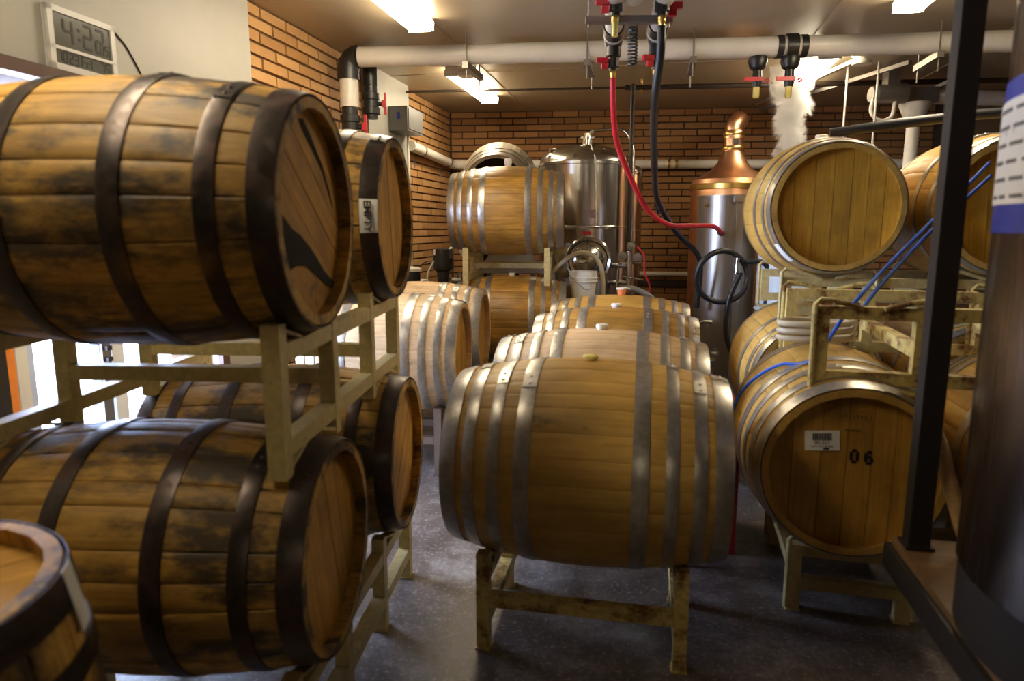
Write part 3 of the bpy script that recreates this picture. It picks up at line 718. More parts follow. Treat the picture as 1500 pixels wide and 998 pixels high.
def drop_tap(lab, top, ln, yaw, r=0.026):
    t = thing('drop_valve', lab, 'valve', top, yaw, 'manifold drop valves')
    b = MB(); b.lathe([(r*1.5, 0.03), (r*1.5, -ln*0.25), (r*1.15, -ln*0.3), (r*1.2, -ln*0.62), (r*0.8, -ln*0.66), (r*0.8, -ln*0.75), (0, -ln*0.75)], 16); b.build('valve_body', M['black_pvc'], t)
    b = MB(); b.box((-r*2.2, -r*0.9, -ln*0.42), (r*2.2, r*1.0, r*0.9)); b.box((-r*1.8, -r*0.9, -ln*0.62), (r*1.2, r*0.9, r*1.0)); b.build('handle', M['red'], t)
    b = MB(); b.lathe([(r*0.62, -ln*0.75), (r*0.72, -ln*0.8), (r*0.6, -ln*0.84), (r*0.66, -ln*0.9), (r*0.5, -ln*0.94), (r*0.5, -ln), (0, -ln)], 14); b.build('hose_barb', M['brass'], t)
drop_tap('black valve with red lever feeding the red hose', (0.515, 3.66, 2.275), 0.14, 0.0)
drop_tap('black valve with brass barb feeding the thin black hose', (0.725, 3.62, 2.275), 0.14, 0.3)
drop_tap('near black valve with dangling yellow plug above the red hose', (0.44, 3.10, 2.385), 0.15, 0.0, 0.026)
drop_tap('near black valve with red levers feeding the thick black hose', (0.64, 3.10, 2.385), 0.15, PI, 0.027)
b = MB(); b.lathe([(0.014, 0), (0.016, -0.02), (0.012, -0.03), (0.016, -0.045), (0.012, -0.06), (0.014, -0.10), (0.0, -0.10)], 12)
tag(b.build('yellow_plug', M['silicone_y'], None, (0.44, 3.10, 2.29)), 'yellow plug hanging under the near left valve', 'plug')
t = thing('manifold_hanger', 'strut bracket crossing under the white manifold pipes', 'hanger', (0.515, 3.2, 2.285), -0.03)
b = MB(); b.box((0, 0, 0), (0.38, 0.035, 0.03)); b.build('strut_channel', M['strut'], t)
for x in (-0.175, 0.175): b = MB(); b.tube([(x, 0, -0.03), (x, 0, CEIL - 2.285)], 0.005, 6); b.build('threaded_rod', M['strut'], t)
pts = [(0.012*math.cos(a*0.9), 0.012*math.sin(a*0.9), -0.0024*a) for a in range(64)]
pts = [(0.02*math.cos(i*0.75), 0.02*math.sin(i*0.75), -i*0.0017) for i in range(100)]
b = MB(); b.tube(pts, 0.0042, 6); tag(b.build('coiled_cable', M['rubber'], None, (0.54, 3.23, 2.27)), 'black coiled cable dangling under the manifold bracket', 'cable')
b = MB(); b.tube([(0.40, 1.6, 2.45), (0.515, 3.1, 2.36)], 0.05, 18); b.lathe([(0.0, 0.012), (0.05, 0), (0.0, 0.001)], 18, (0.515, 3.1, 2.36), rotm('X', -PI/2))
tag(b.build('overhead_pipe', M['white_pvc']), 'capped white pipe between the two manifold pipes', 'pipe')

def hose(name, lab, pts, r, mat, n=10, k=8, cat='hose'):
    b = MB(); b.tube(smooth(pts, k), r, n); return tag(b.build(name, mat), lab, cat)
hose('red_hose', 'red hose hanging from the ceiling valve to the stainless condenser', [(0.515, 3.66, 2.14), (0.53, 3.73, 2.02), (0.58, 3.9, 1.85), (0.70, 4.1, 1.66), (0.84, 4.3, 1.49), (1.02, 4.5, 1.40), (1.20, 4.65, 1.395), (1.38, 4.75, 1.39), (1.47, 4.85, 1.345)], 0.016, M['red_hose'])
hose('black_hose', 'thick black hose dropping from the near valve down past the tank', [(0.64, 3.10, 2.235), (0.645, 3.13, 2.12), (0.66, 3.3, 1.93), (0.77, 3.8, 1.73), (0.90, 4.3, 1.55), (1.12, 4.75, 1.36), (1.30, 4.9, 1.22), (1.36, 4.95, 1.10), (1.36, 5.0, 0.8)], 0.019, M['rubber'])
hose('black_hose', 'thin black hose running beside the thick one from the brass barb', [(0.725, 3.62, 2.14), (0.74, 3.72, 2.0), (0.80, 3.95, 1.84), (0.88, 4.3, 1.62), (0.95, 4.5, 1.48)], 0.014, M['rubber'])
t = thing('hose_loop', 'black hose looped in a ring on the stainless condenser', 'hose', (1.44, 4.72, 1.05))
b = MB(); b.tube([(0.185*math.cos(a)*0.95, -0.03 + 0.02*math.sin(2*a), 0.175*math.sin(a)) for a in [0.45 + i*(2*PI + 0.25)/44 for i in range(45)]], 0.019, 10); b.build('ring', M['rubber'], t)
b = MB(); b.tube(smooth([(0.16, -0.03, 0.10), (0.26, -0.06, 0.10), (0.31, -0.06, 0.02), (0.30, -0.06, -0.2)]), 0.018, 10); b.tube(smooth([(0.12, -0.05, 0.03), (0.05, -0.05, -0.16), (0.04, -0.05, -0.38), (0.10, -0.05, -0.55), (0.2, -0.05, -0.62)]), 0.018, 10); b.build('tail', M['rubber'], t)
b = MB(); b.tube([(0.095, -0.05, 0.13), (0.088, -0.05, 0.02)], 0.014, 12); b.tube([(0.098, -0.05, 0.045), (0.095, -0.05, 0.03)], 0.022, 12); b.build('hose_coupling', M['steel_smooth'], t)
hose('grey_hose_coil', 'pale hose coiled on top of the barrel stencilled 06', [(1.20 + 0.15*math.cos(a) + 0.02*math.sin(3*a), 2.66 + 0.13*math.sin(a), 0.945 + 0.0045*a) for a in [i*0.4 for i in range(48)]], 0.011, M['tan_hose'], 8, 3)
hose('black_suction_hose', 'thick black hose lying across the top tier barrels', [(1.55, 3.45, 1.835), (1.85, 3.35, 1.87), (2.25, 3.25, 1.90), (2.6, 3.1, 1.88)], 0.024, M['rubber'])

# iron sprinkler pipe
A = Vector((-1.0, 6.5, 2.60)); Bq = Vector((4.55, 5.95, 2.60))
t = thing('iron_pipe', 'dark iron pipe running below the ceiling behind the big white pipe', 'pipe', A)
b = MB(); b.tube([(-0.02, 0, 0), (2.0, -0.198, 0)], 0.011, 10); b.build('thin_run', M['lead'], t)
b = MB(); b.tube([(2.0, -0.198, 0), (Bq - A)], 0.022, 12); b.build('thick_run', M['lead'], t)
b = MB(); b.tube(smooth([(2.05, -0.205, 0), (2.05, -0.31, -0.005), (2.045, -0.35, -0.04), (2.04, -0.355, -0.12), (2.04, -0.355, -1.3), (2.04, -0.355, -1.45)]), 0.018, 10); b.build('drop', M['lead'], t)
b = MB(); b.tube([(2.14, -0.212, 0.06), (2.14, -0.212, -0.06)], 0.006, 6); b.tube([(2.14, -0.212, 0.06), (2.14, -0.212, 0.03)], 0.012, 8); b.build('sprinkler_head', M['brass'], t)
# white wall pipe on the left and back walls
t = thing('wall_pipe', 'white insulated pipe bracketed along the two brick walls', 'pipe', WL(1.5, 0.09, 2.13))
o0 = WL(1.5, 0.09, 2.13)
b = MB(); b.tube([Vector((0, 0, 0)), WL(0.18, 0.09, 2.08) - o0], 0.048, 18); b.build('pipe_run', M['white_pvc'], t)
b = MB(); b.tube(smooth([WL(0.2, 0.09, 2.08) - o0, WL(0.1, 0.09, 2.08) - o0, WB(0.16, 0.09, 2.08) - o0, WB(0.26, 0.09, 2.08) - o0], 5), 0.05, 18); b.build('elbow', M['white_pvc'], t)
b = MB(); b.tube([WB(0.25, 0.09, 2.08) - o0, WB(5.2, 0.09, 2.05) - o0], 0.048, 18); b.build('pipe_run', M['white_pvc'], t)
for s_ in (0.33, 1.18):
    z_ = 2.08 + 0.05*(s_-0.18)/1.32
    b = MB(); b.tube([WL(s_-0.012, 0.09, z_) - o0, WL(s_+0.012, 0.09, z_) - o0], 0.053, 18); b.bar(WL(s_, 0.01, z_-0.05) - o0, WL(s_, 0.01, z_-0.16) - o0, 0.05, 0.02, (1, 0, 0)); b.build('clamp', M['strut'], t)
for x_ in (2.45, 2.53):
    b = MB(); b.tube([WB(x_-0.014, 0.09, 2.068) - o0, WB(x_+0.014, 0.09, 2.068) - o0], 0.056, 18); b.build('clamp', M['brass'], t)
t = thing('low_wall_pipe', 'thin white pipe low on the back brick wall', 'pipe', WB(1.6, 0.06, 0.87)); o0 = WB(1.6, 0.06, 0.87)
b = MB(); b.tube([(0, 0, 0), WB(3.4, 0.06, 0.87) - o0], 0.026, 14); b.build('pipe_run', M['white_pvc'], t)
b = MB(); b.box(WB(2.4, 0.02, 0.76) - o0, (1.7, 0.05, 0.06), rotm('Z', YAW_B)); b.build('dark_channel', M['lead'], t)
# junction box
t = thing('junction_box', 'grey metal electrical box on the white wall panel', 'electrical box', WL(1.78, 0.07, 2.30), YAW_S)
b = MB(); b.box((0, 0.085, 0), (0.40, 0.17, 0.20)); b.build('box_body', M['grey_metal'], t)
b = MB(); b.box((0, 0.173, 0), (0.36, 0.006, 0.17)); b.build('cover', M['grey_metal'], t)
b = MB(); b.box((0.202, 0.09, 0.02), (0.004, 0.03, 0.06)); b.build('sticker', M['blue_tape'], t)
b = MB(); b.tube([(-0.1, 0.06, -0.1), (-0.1, 0.06, -0.9)], 0.012, 8); b.build('conduit', M['white_pvc'], t)
# smoke detector style fixture next to far lamps
for k, (x, y) in enumerate(((-0.36, 5.72), (2.58, 5.30))):
    t = thing('ceiling_sensor', ['round white ceiling sensor by the far left lamp', 'round white ceiling sensor by the lamp above the steam'][k], 'sensor', (x, y, CEIL), 0, 'ceiling sensors')
    b = MB(); b.lathe([(0, 0), (0.075, 0), (0.075, -0.03), (0.04, -0.045), (0.04, -0.06), (0, -0.06)], 24); b.build('base', M['white_plastic'], t)
    b = MB(); b.lathe([(0, -0.06), (0.065, -0.062), (0.068, -0.09), (0, -0.095)], 24); b.build('cap', M['white_plastic'], t)

# ------------------------------------------------------------------ clock on the white wall
t = thing('wall_clock', 'white digital wall clock reading 4:22 on the white wall', 'clock', WL(5.195, 0.03, 1.985), YAW_S)
# local +X runs towards the camera, i.e. to the viewer's left
CW, CHh = 0.335, 0.235
b = MB()
b.box((0, 0.006, CHh/2), (CW, 0.012, CHh))
for x_, w_, z_, h_ in ((CW/2-0.012, 0.024, CHh/2, CHh), (-CW/2+0.012, 0.024, CHh/2, CHh), (0, CW, CHh-0.011, 0.022), (0, CW, 0.012, 0.024), (0, CW, 0.083, 0.012)):
    b.box((x_, 0.016, z_), (w_, 0.020, h_))
b.build('clock_frame', M['clock_white'], t)
b = MB(); b.box((0, 0.015, 0.151), (CW-0.05, 0.008, 0.124)); scr1 = b.build('time_screen', M['lcd'], t)
b = MB(); b.box((0, 0.015, 0.051), (CW-0.05, 0.008, 0.053)); scr2 = b.build('date_screen', M['lcd'], t)
SEG = {'0': 'abcdef', '1': 'bc', '2': 'abged', '3': 'abgcd', '4': 'fgbc', '5': 'afgcd', '6': 'afgedc', '7': 'abc', '8': 'abcdefg', '9': 'abcdfg', 'F': 'aefg', 'r': 'eg', 'I': 'ef'}
def digits(b, s, x, z, h, w, th, gap):
    for ch in s:                       # x decreases to the viewer's right
        if ch == ':':
            for dz in (0.3, 0.7): b.box((x - th, 0.0200, z + h*dz), (th, 0.001, th))
            x -= th*3; continue
        if ch == ' ': x -= (w + gap); continue
        for sg in SEG[ch]:
            c = {'a': (0.5, 1), 'd': (0.5, 0), 'g': (0.5, 0.5), 'f': (0, 0.75), 'e': (0, 0.25), 'b': (1, 0.75), 'c': (1, 0.25)}[sg]
            hor = sg in 'adg'
            b.box((x - w*c[0], 0.0200, z + h*c[1]), (w - th*0.2 if hor else th, 0.001, th if hor else h*0.5 - th*0.2))
        x -= w + gap
for tx, x_, z_, h_, w_, th_, g_ in (('4', 0.092, 0.108, 0.088, 0.040, 0.0115, 0.022), (':', 0.030, 0.108, 0.088, 0.040, 0.0115, 0.022), ('22', -0.0045, 0.108, 0.088, 0.040, 0.0115, 0.022), ('05', -0.088, 0.108, 0.034, 0.016, 0.005, 0.010)):
    b = MB(); digits(b, tx, x_, z_, h_, w_, th_, g_); b.build('time_digits', M['ink'], scr1)
for tx, x_ in (('10', 0.128), ('23', 0.074), ('FrI', 0.016), ('75', -0.084)):
    b = MB(); digits(b, tx, x_, 0.034, 0.036, 0.016, 0.0055, 0.009); b.build('date_digits', M['ink'], scr2)
hose('clock_cable', 'thin dark cable slanting down the white wall beside the clock', [WL(5.0, 0.034, 2.205), WL(4.93, 0.034, 2.15), WL(4.84, 0.034, 2.03), WL(4.76, 0.034, 1.9), WL(4.70, 0.034, 1.7)], 0.0035, M['rubber'], 6, 4, 'cable')
b = MB(); b.bar(WL(5.36, 0.05, 2.262), WL(8.2, 0.05, 2.262), 0.025, 0.018); tag(b.build('cable_trunking', M['white_plastic']), 'white cable trunking running along the wall beside the clock', 'trunking')

# ------------------------------------------------------------------ stainless tank with manway
def tank(lab, x, y, r, z0, z1, dome, cone, mat, name='fermenter_tank', legs=True):
    t = thing(name, lab, 'tank', (x, y, 0), 0, 'stainless tanks')
    b = MB(); b.lathe([(r, z0), (r, z1 - 0.02)], 64); b.build('shell', mat, t)
    b = MB(); pr = [(r*1.0, z1 - 0.022), (r*1.03, z1 - 0.018), (r*1.03, z1 + 0.006), (r*1.0, z1 + 0.01)]
    pr += [(r*math.cos(a), z1 + 0.01 + dome*math.sin(a)) for a in [i*PI/2/10 for i in range(1, 10)]] + [(0.001, z1 + 0.01 + dome)]
    b.lathe(pr, 64); b.build('dome_lid', mat, t)
    b = MB(); b.lathe([(r, z0), (r*0.96, z0 - cone*0.08), (0.05, z0 - cone), (0.0, z0 - cone)], 48); b.build('cone_bottom', mat, t)
    for zz in ((z0 + z1)*0.52,):
        b = MB(); b.lathe([(r, zz - 0.012), (r + 0.004, zz - 0.006), (r + 0.004, zz + 0.006), (r, zz + 0.012)], 64); b.build('weld_band', mat, t)
    if legs:
        for k in range(4):
            a = PI/4 + k*PI/2; b = MB(); b.tube([(r*0.93*math.cos(a), r*0.93*math.sin(a), z0 + 0.1), (r*0.93*math.cos(a), r*0.93*math.sin(a), 0.0)], 0.025, 10); b.build('leg', mat, t)
    return t
TX, TY, TR = 0.665, 6.45, 0.41
tk = tank('large stainless tank with domed lid and round manway', TX, TY, TR, 0.72, 1.95, 0.17, 0.45, M['steel'])
def on_tank(px, z, r=TR):   # point on the camera side of the shell, offset px sideways
    return Vector((px, -math.sqrt(max(0, r*r - px*px)), z))
RYt = Matrix(((1, 0, 0), (0, 0, -1), (0, 1, 0)))       # lathe axis towards the viewer
md = put('manway', None, tk, (0.0, -TR + 0.02, 1.10), (0, 0, 0)); md.name = 'manway_mount'
b = MB(); b.lathe([(0.205, -0.02), (0.205, 0.05), (0.195, 0.06), (0.175, 0.05), (0.175, 0.0)], 48, rot=RYt); b.build('manway_ring', M['steel_smooth'], md)
b = MB(); b.lathe([(0.172, 0.03), (0.165, 0.045), (0.14, 0.04), (0.12, 0.055), (0.04, 0.068), (0.0, 0.07)], 48, rot=RYt); b.build('manway_door', M['steel_smooth'], md)
b = MB(); b.tube([(-0.10, -0.10, -0.045), (0.14, -0.10, 0.02)], 0.008, 8); b.tube([(0, -0.06, 0), (0, -0.11, 0)], 0.016, 10); b.bar((0, -0.075, -0.01), (0, -0.075, 0.16), 0.016, 0.012, (1, 0, 0)); b.build('manway_handle', M['steel_smooth'], md)
b = MB(); b.box((-0.01, -TR - 0.003, 1.335), (0.075, 0.004, 0.028)); b.build('red_sticker', M['red'], tk)
b = MB(); b.box((0.01, -TR - 0.003, 1.50), (0.10, 0.004, 0.07)); b.build('name_plate', M['steel_smooth'], tk)
b = MB(); b.lathe([(0.05, 0), (0.05, 0.05), (0.075, 0.055), (0.075, 0.075), (0.03, 0.08), (0.03, 0.11), (0, 0.11)], 20, (0.02, -0.05, 2.115)); b.tube([(-0.08, -0.05, 2.20), (0.06, -0.05, 2.20)], 0.006, 8); b.tube([(0.03, -0.05, 2.2), (0.07, -0.06, 2.25)], 0.02, 10); b.build('top_fitting', M['steel_smooth'], tk)
b = MB(); b.tube(smooth([(0.06, -0.06, 2.245), (0.12, -0.06, 2.25), (0.30, -0.08, 2.26), (0.38, -0.10, 2.20), (0.42, -0.12, 2.08), (0.43, -0.13, 1.85), (0.43, -0.13, 1.25)]), 0.014, 10); b.build('spray_pipe', M['steel_smooth'], tk)
b = MB(); b.tube([(0.02, -0.30, 2.10), (0.05, -TR - 0.008, 1.97), (0.07, -TR - 0.01, 1.40)], 0.005, 6); b.build('probe_wire', M['white_plastic'], tk)
for sx in (-0.33, -0.12, 0.27):
    b = MB(); q = on_tank(sx, 2.0); b.box((q.x, q.y + 0.03, 1.985), (0.03, 0.05, 0.05)); b.build('lid_clamp', M['steel_smooth'], tk)
b = MB(); b.tube(smooth([(-0.33, -0.15, 2.03), (-0.32, -0.15, 2.075), (-0.27, -0.15, 2.08), (-0.26, -0.15, 2.05)]), 0.007, 8); b.build('lifting_lug', M['steel_smooth'], tk)
tk2 = tank('narrow stainless tank standing close behind the large one', 1.10, 6.98, 0.20, 0.68, 1.92, 0.08, 0.3, M['steel'])
# valve cluster on the side of the tank
t = thing('valve_cluster', 'cluster of stainless valves and gauges on the side of the large tank', 'valves', (1.03, 6.02, 1.02))
b = MB(); b.tube([(0, 0, -0.2), (0, 0, 0.16)], 0.028, 12); b.lathe([(0.045, -0.01), (0.045, 0.01)], 16, (0, 0, 0.06)); b.tube([(-0.09, 0, 0.06), (0.10, 0, 0.06)], 0.018, 10); b.build('manifold', M['steel_smooth'], t)
for (x, z) in ((-0.07, 0.12), (0.0, 0.20), (0.06, 0.11)):
    b = MB(); b.lathe([(0, 0.0), (0.034, 0.0), (0.036, 0.02), (0, 0.024)], 18, (x, -0.03, z), RYt); b.build('gauge', M['strut'], t)
b = MB(); b.tube([(-0.03, -0.03, 0.235), (0.07, -0.04, 0.24)], 0.008, 8); b.build('valve_handle', M['steel_smooth'], t); b = MB(); b.tube([(-0.06, -0.03, -0.06), (0.12, -0.05, -0.09)], 0.009, 8); b.build('valve_handle', M['steel_smooth'], t); b = MB(); b.tube([(-0.10, -0.02, 0.0), (-0.11, -0.02, -0.20)], 0.012, 8); b.build('valve_handle', M['steel_smooth'], t)
b = MB(); b.tube(smooth([(0.06, -0.02, 0.20), (0.12, -0.03, 0.12), (0.13, -0.03, -0.02), (0.18, -0.03, -0.15), (0.16, -0.03, -0.25)]), 0.008, 8); b.build('red_line', M['red_hose'], t)
b = MB(); b.tube([(-0.2, 0.12, 0.03), (0.0, 0.0, 0.03)], 0.02, 10); b.tube([(-0.2, 0.1, -0.12), (0.0, 0.0, -0.12)], 0.02, 10); b.build('branch', M['steel_smooth'], t)
hose('grey_outlet_hose', 'grey hose curving down from the tank outlet valve', [(0.95, 6.0, 0.86), (1.08, 5.95, 0.85), (1.22, 5.9, 0.77), (1.32, 5.85, 0.60), (1.38, 5.8, 0.35), (1.40, 5.8, 0.03)], 0.026, M['grey_hose'])
hose('braided_hose', 'yellowish braided hose arching above the white bucket', [(0.30, 5.75, 0.98), (0.40, 5.72, 1.08), (0.52, 5.70, 1.165), (0.63, 5.69, 1.17), (0.72, 5.68, 1.10), (0.755, 5.68, 0.95), (0.755, 5.68, 0.6), (0.76, 5.68, 0.03)], 0.019, M['tan_hose'], 10, 8)
# bucket on a crate
t = thing('bucket', 'white plastic bucket with wire handle in front of the tank', 'bucket', (0.585, 5.62, 0.66))
b = MB(); b.lathe([(0, 0), (0.085, 0), (0.108, 0.30), (0.112, 0.30), (0.114, 0.37), (0.106, 0.37), (0.082, 0.01), (0, 0.01)], 32); b.build('pail', M['white_plastic'], t)
for z_ in (0.29, 0.32): b = MB(); b.lathe([(0.108, z_-0.006), (0.119, z_-0.005), (0.119, z_+0.005), (0.110, z_+0.006)], 32); b.build('rib', M['white_plastic'], t)
b = MB(); b.tube(smooth([(-0.115, -0.02, 0.335), (-0.08, -0.10, 0.30), (0.0, -0.125, 0.235), (0.05, -0.12, 0.235)]), 0.003, 6); b.build('wire_handle', M['strut'], t)
t = thing('step_box', 'dark box that the white bucket stands on', 'box', (0.585, 5.66, 0.0)); b = MB(); b.box((0, 0, 0.325), (0.3, 0.3, 0.65)); b.build('box_body', M['black_pvc'], t); b = MB(); b.box((0, 0, 0.655), (0.32, 0.32, 0.01)); b.build('lid', M['strut'], t)

# pale chute and pump in the far left corner
t = thing('white_chute', 'white sloped sheet chute behind the far rack', 'chute', (-0.01, 6.17, 0.0))
b = MB()
def frustum(b, z0, w0, d0, z1, w1, d1, x=0):
    vs = [(x + sx*w/2, sy*d/2, z) for z, w, d in ((z0, w0, d0), (z1, w1, d1)) for sx, sy in ((-1, -1), (1, -1), (1, 1), (-1, 1))]
    b.add(vs, [(3, 2, 1, 0), (4, 5, 6, 7)] + [(k, (k+1) % 4, 4+(k+1) % 4, 4+k) for k in range(4)])
frustum(b, 0.98, 0.62, 0.10, 1.14, 0.40, 0.06); b.build('lower_sheet', M['poly'], t)
b = MB(); frustum(b, 1.155, 0.16, 0.05, 1.29, 0.42, 0.08, -0.06); b.build('upper_sheet', M['poly'], t)
b = MB(); b.box((-0.2, 0.1, 0.55), (0.04, 0.04, 1.1)); b.box((0.2, 0.1, 0.55), (0.04, 0.04, 1.1)); b.box((0, 0.08, 1.1), (0.44, 0.05, 0.04)); b.build('support_frame', M['strut'], t)
t = thing('pump', 'black pump motor standing by the left brick wall', 'pump', (-0.60, 5.95, 0.0))
b = MB(); b.lathe([(0.10, 0), (0.10, 0.02), (0.055, 0.03), (0.05, 0.95), (0.055, 1.0), (0.052, 1.02)], 24); b.build('column', M['black_pvc'], t)
b = MB(); b.lathe([(0.05, 1.0), (0.085, 1.03), (0.088, 1.12), (0.085, 1.20), (0, 1.205)], 24); b.box((0.01, 0, 1.16), (0.15, 0.12, 0.08)); b.build('motor', M['black_pvc'], t)
b = MB(); b.box((-0.045, -0.062, 1.175), (0.05, 0.004, 0.05)); b.build('sticker', M['paper'], t)
b = MB(); b.tube(smooth([(0.06, -0.04, 1.2), (0.13, -0.04, 1.22), (0.17, -0.04, 1.16), (0.20, -0.04, 1.12)]), 0.012, 8); b.build('outlet_pipe', M['duct'], t)
b = MB(); b.tube([(0.08, -0.05, 0.93), (0.16, -0.05, 0.93)], 0.03, 12); b.tube([(0.15, -0.05, 0.80), (0.15, -0.05, 1.0)], 0.02, 10); b.tube([(0.12, -0.08, 0.86), (0.20, -0.08, 0.88)], 0.025, 10); b.build('valve_block', M['strut'], t)
b = MB(); b.tube([(0.18, -0.05, 0.945), (0.48, -0.05, 0.93)], 0.025, 12); b.build('discharge_pipe', M['duct'], t)
b = MB(); b.tube(smooth([(-0.07, -0.05, 1.1), (-0.13, -0.05, 0.98), (-0.10, -0.06, 0.86), (0.0, -0.08, 0.84), (0.09, -0.08, 0.87)]), 0.007, 8); b.build('white_lead', M['white_plastic'], t)
hose('pump_cable', 'black cable from the pump motor drooping to the canister', [(-0.70, 5.93, 1.10), (-0.76, 5.9, 1.08), (-0.83, 5.85, 0.99), (-0.88, 5.8, 0.93)], 0.006, M['rubber'], 6, 6, 'cable')
t = thing('canister', 'dark canister with pale lid beside the pump', 'canister', (-0.86, 5.75, 0.0))
b = MB(); b.lathe([(0, 0), (0.09, 0), (0.09, 1.02), (0.0, 1.02)], 24); b.build('canister_body', M['black_pvc'], t)
b = MB(); b.lathe([(0, 1.021), (0.10, 1.021), (0.10, 1.045), (0.03, 1.06), (0, 1.06)], 24); b.tube([(0, 0, 1.06), (0, 0, 1.18)], 0.006, 6); b.build('lid', M['duct'], t)
b = MB(); b.bar(WL(1.35, 0.14, 0.86), WL(2.3, 0.14, 0.80), 0.07, 0.06); tag(b.build('wall_ledge', M['white_pvc']), 'white ledge trunking low on the left brick wall', 'ledge')

# ------------------------------------------------------------------ copper still and condenser
t = thing('copper_still', 'copper still with onion dome and tall neck before the brick wall', 'still', (2.10, 6.7, 0.0))
b = MB(); b.lathe([(0, 0.5), (0.36, 0.5), (0.37, 0.56), (0.37, 1.72), (0.365, 1.74)], 48); b.build('pot', M['copper'], t)
b = MB(); b.lathe([(0.366, 1.735), (0.385, 1.74), (0.385, 1.785), (0.37, 1.79)], 48); b.build('brass_band', M['brass'], t)
b = MB(); b.lathe([(0.372, 1.79), (0.36, 1.83), (0.27, 1.88), (0.19, 1.93), (0.135, 2.0), (0.105, 2.07), (0.095, 2.10)], 48); b.build('dome', M['copper'], t)
b = MB(); b.lathe([(0.095, 2.10), (0.105, 2.10), (0.105, 2.14), (0.085, 2.145), (0.085, 2.21), (0.095, 2.21), (0.095, 2.28), (0.088, 2.29)], 32); b.build('column', M['copper'], t)
b = MB(); b.lathe([(0.107, 2.105), (0.11, 2.11), (0.11, 2.135), (0.107, 2.14)], 32); b.lathe([(0.098, 2.24), (0.10, 2.245), (0.10, 2.265), (0.098, 2.27)], 32); b.build('column_ring', M['brass'], t)
b = MB(); b.tube(smooth([(0, 0, 2.28), (0, 0, 2.32), (0.015, 0.01, 2.36), (0.06, 0.06, 2.40), (0.11, 0.16, 2.40), (0.15, 0.40, 2.40), (0.2, 0.7, 2.40)]), 0.075, 20); b.build('lyne_arm', M['copper'], t)
b = MB(); b.box((0.0, -0.092, 2.18), (0.05, 0.012, 0.05)); b.build('sight_glass', M['black_pvc'], t)
b = MB(); 
for a in (0.8, 2.4, 3.9, 5.5): b.tube([(0.3*math.cos(a), 0.3*math.sin(a), 0), (0.3*math.cos(a), 0.3*math.sin(a), 0.52)], 0.03, 10)
b.build('leg_frame', M['strut'], t)
t = thing('condenser', 'stainless steel jacketed vessel in front of the copper still', 'vessel', (1.62, 5.22, 0.0))
b = MB(); b.lathe([(0, 0.03), (0.215, 0.03), (0.215, 1.60), (0.222, 1.60), (0.222, 1.615), (0, 1.615)], 48); b.build('vessel_body', M['dull_steel'], t)
b = MB(); b.box((0.02, -0.215, 0.82), (0.05, 0.04, 1.52)); b.box((0.02, -0.22, 1.59), (0.10, 0.07, 0.05)); b.build('corner_channel', M['dull_steel'], t)
b = MB(); b.lathe([(0.0, 0.012), (0.014, 0.012), (0.014, 0)], 12, (-0.19, -0.12, 1.54), RYt); b.build('bolt', M['steel_smooth'], t)
b = MB(); b.tube([(-0.10, -0.20, 1.34), (-0.14, -0.29, 1.35)], 0.02, 12); b.build('inlet', M['black_pvc'], t)
t = thing('drain_tap', 'bent chrome tap with short black hose beside the middle row', 'tap', (1.36, 4.95, 0.0))
b = MB(); b.tube(smooth([(0.10, 0, 0.70), (0.02, 0, 0.70), (-0.02, 0, 0.66), (-0.02, 0, 0.58)], 5), 0.016, 10); b.tube([(-0.02, 0, 0.60), (-0.02, 0, 0.55)], 0.022, 10); b.tube([(-0.0, 0, 0.42), (0.13, 0, 0.42)], 0.015, 8); b.build('spout', M['steel_smooth'], t)
b = MB(); b.tube(smooth([(-0.02, 0, 0.56), (-0.02, 0, 0.40), (-0.05, 0, 0.25), (-0.09, 0, 0.03)]), 0.021, 10); b.build('short_hose', M['rubber'], t)

# white duct, motor and rods at the back right
t = thing('extraction_duct', 'white ribbed duct hanging from a funnel near the ceiling', 'duct', (3.34, 5.9, 1.2))
b = MB(); pr = []
for i in range(60): pr.append((0.050 + 0.004*(i % 2), i*0.017))
b.lathe(pr, 20); b.build('ribbed_tube', M['duct'], t)
b = MB(); b.lathe([(0.052, 1.02), (0.065, 1.05), (0.12, 1.18), (0.12, 1.20)], 24); b.build('funnel', M['duct'], t)
b = MB(); b.box((0.0, 0, 1.26), (0.30, 0.14, 0.12)); b.build('collector', M['strut'], t)
b = MB(); b.tube([(0.15, 0, 1.25), (1.2, -0.05, 1.22)], 0.06, 16); b.build('side_duct', M['duct'], t)
t = thing('ceiling_motor', 'dark motor with looped grey conduit beside the white duct', 'motor', (3.10, 5.85, 2.44))
b = MB(); b.tube([(-0.12, 0, 0.02), (0.12, 0, 0.03)], [0.075, 0.08], 18); b.tube([(-0.16, 0, 0.02), (-0.12, 0, 0.02)], [0.06, 0.075], 16); b.box((0, 0, 0.12), (0.1, 0.1, 0.28)); b.build('motor_body', M['strut'], t)
b = MB(); b.tube(smooth([(-0.14, -0.03, 0.02), (-0.16, -0.03, -0.12), (-0.08, -0.03, -0.19), (0.01, -0.03, -0.16), (0.03, -0.03, -0.04)]), 0.016, 8); b.build('conduit', M['duct'], t)
for k, (x, y, z) in enumerate(((2.62, 5.6, 1.8), (2.86, 5.6, 1.8))):
    b = MB(); b.tube([(x, y, CEIL), (x, y, z - 0.2)], 0.008, 6); tag(b.build('hanging_rod', M['duct']), ['thin hanging rod nearer the steam', 'thin hanging rod nearer the white duct'][k], 'rod', 'thin hanging rods')
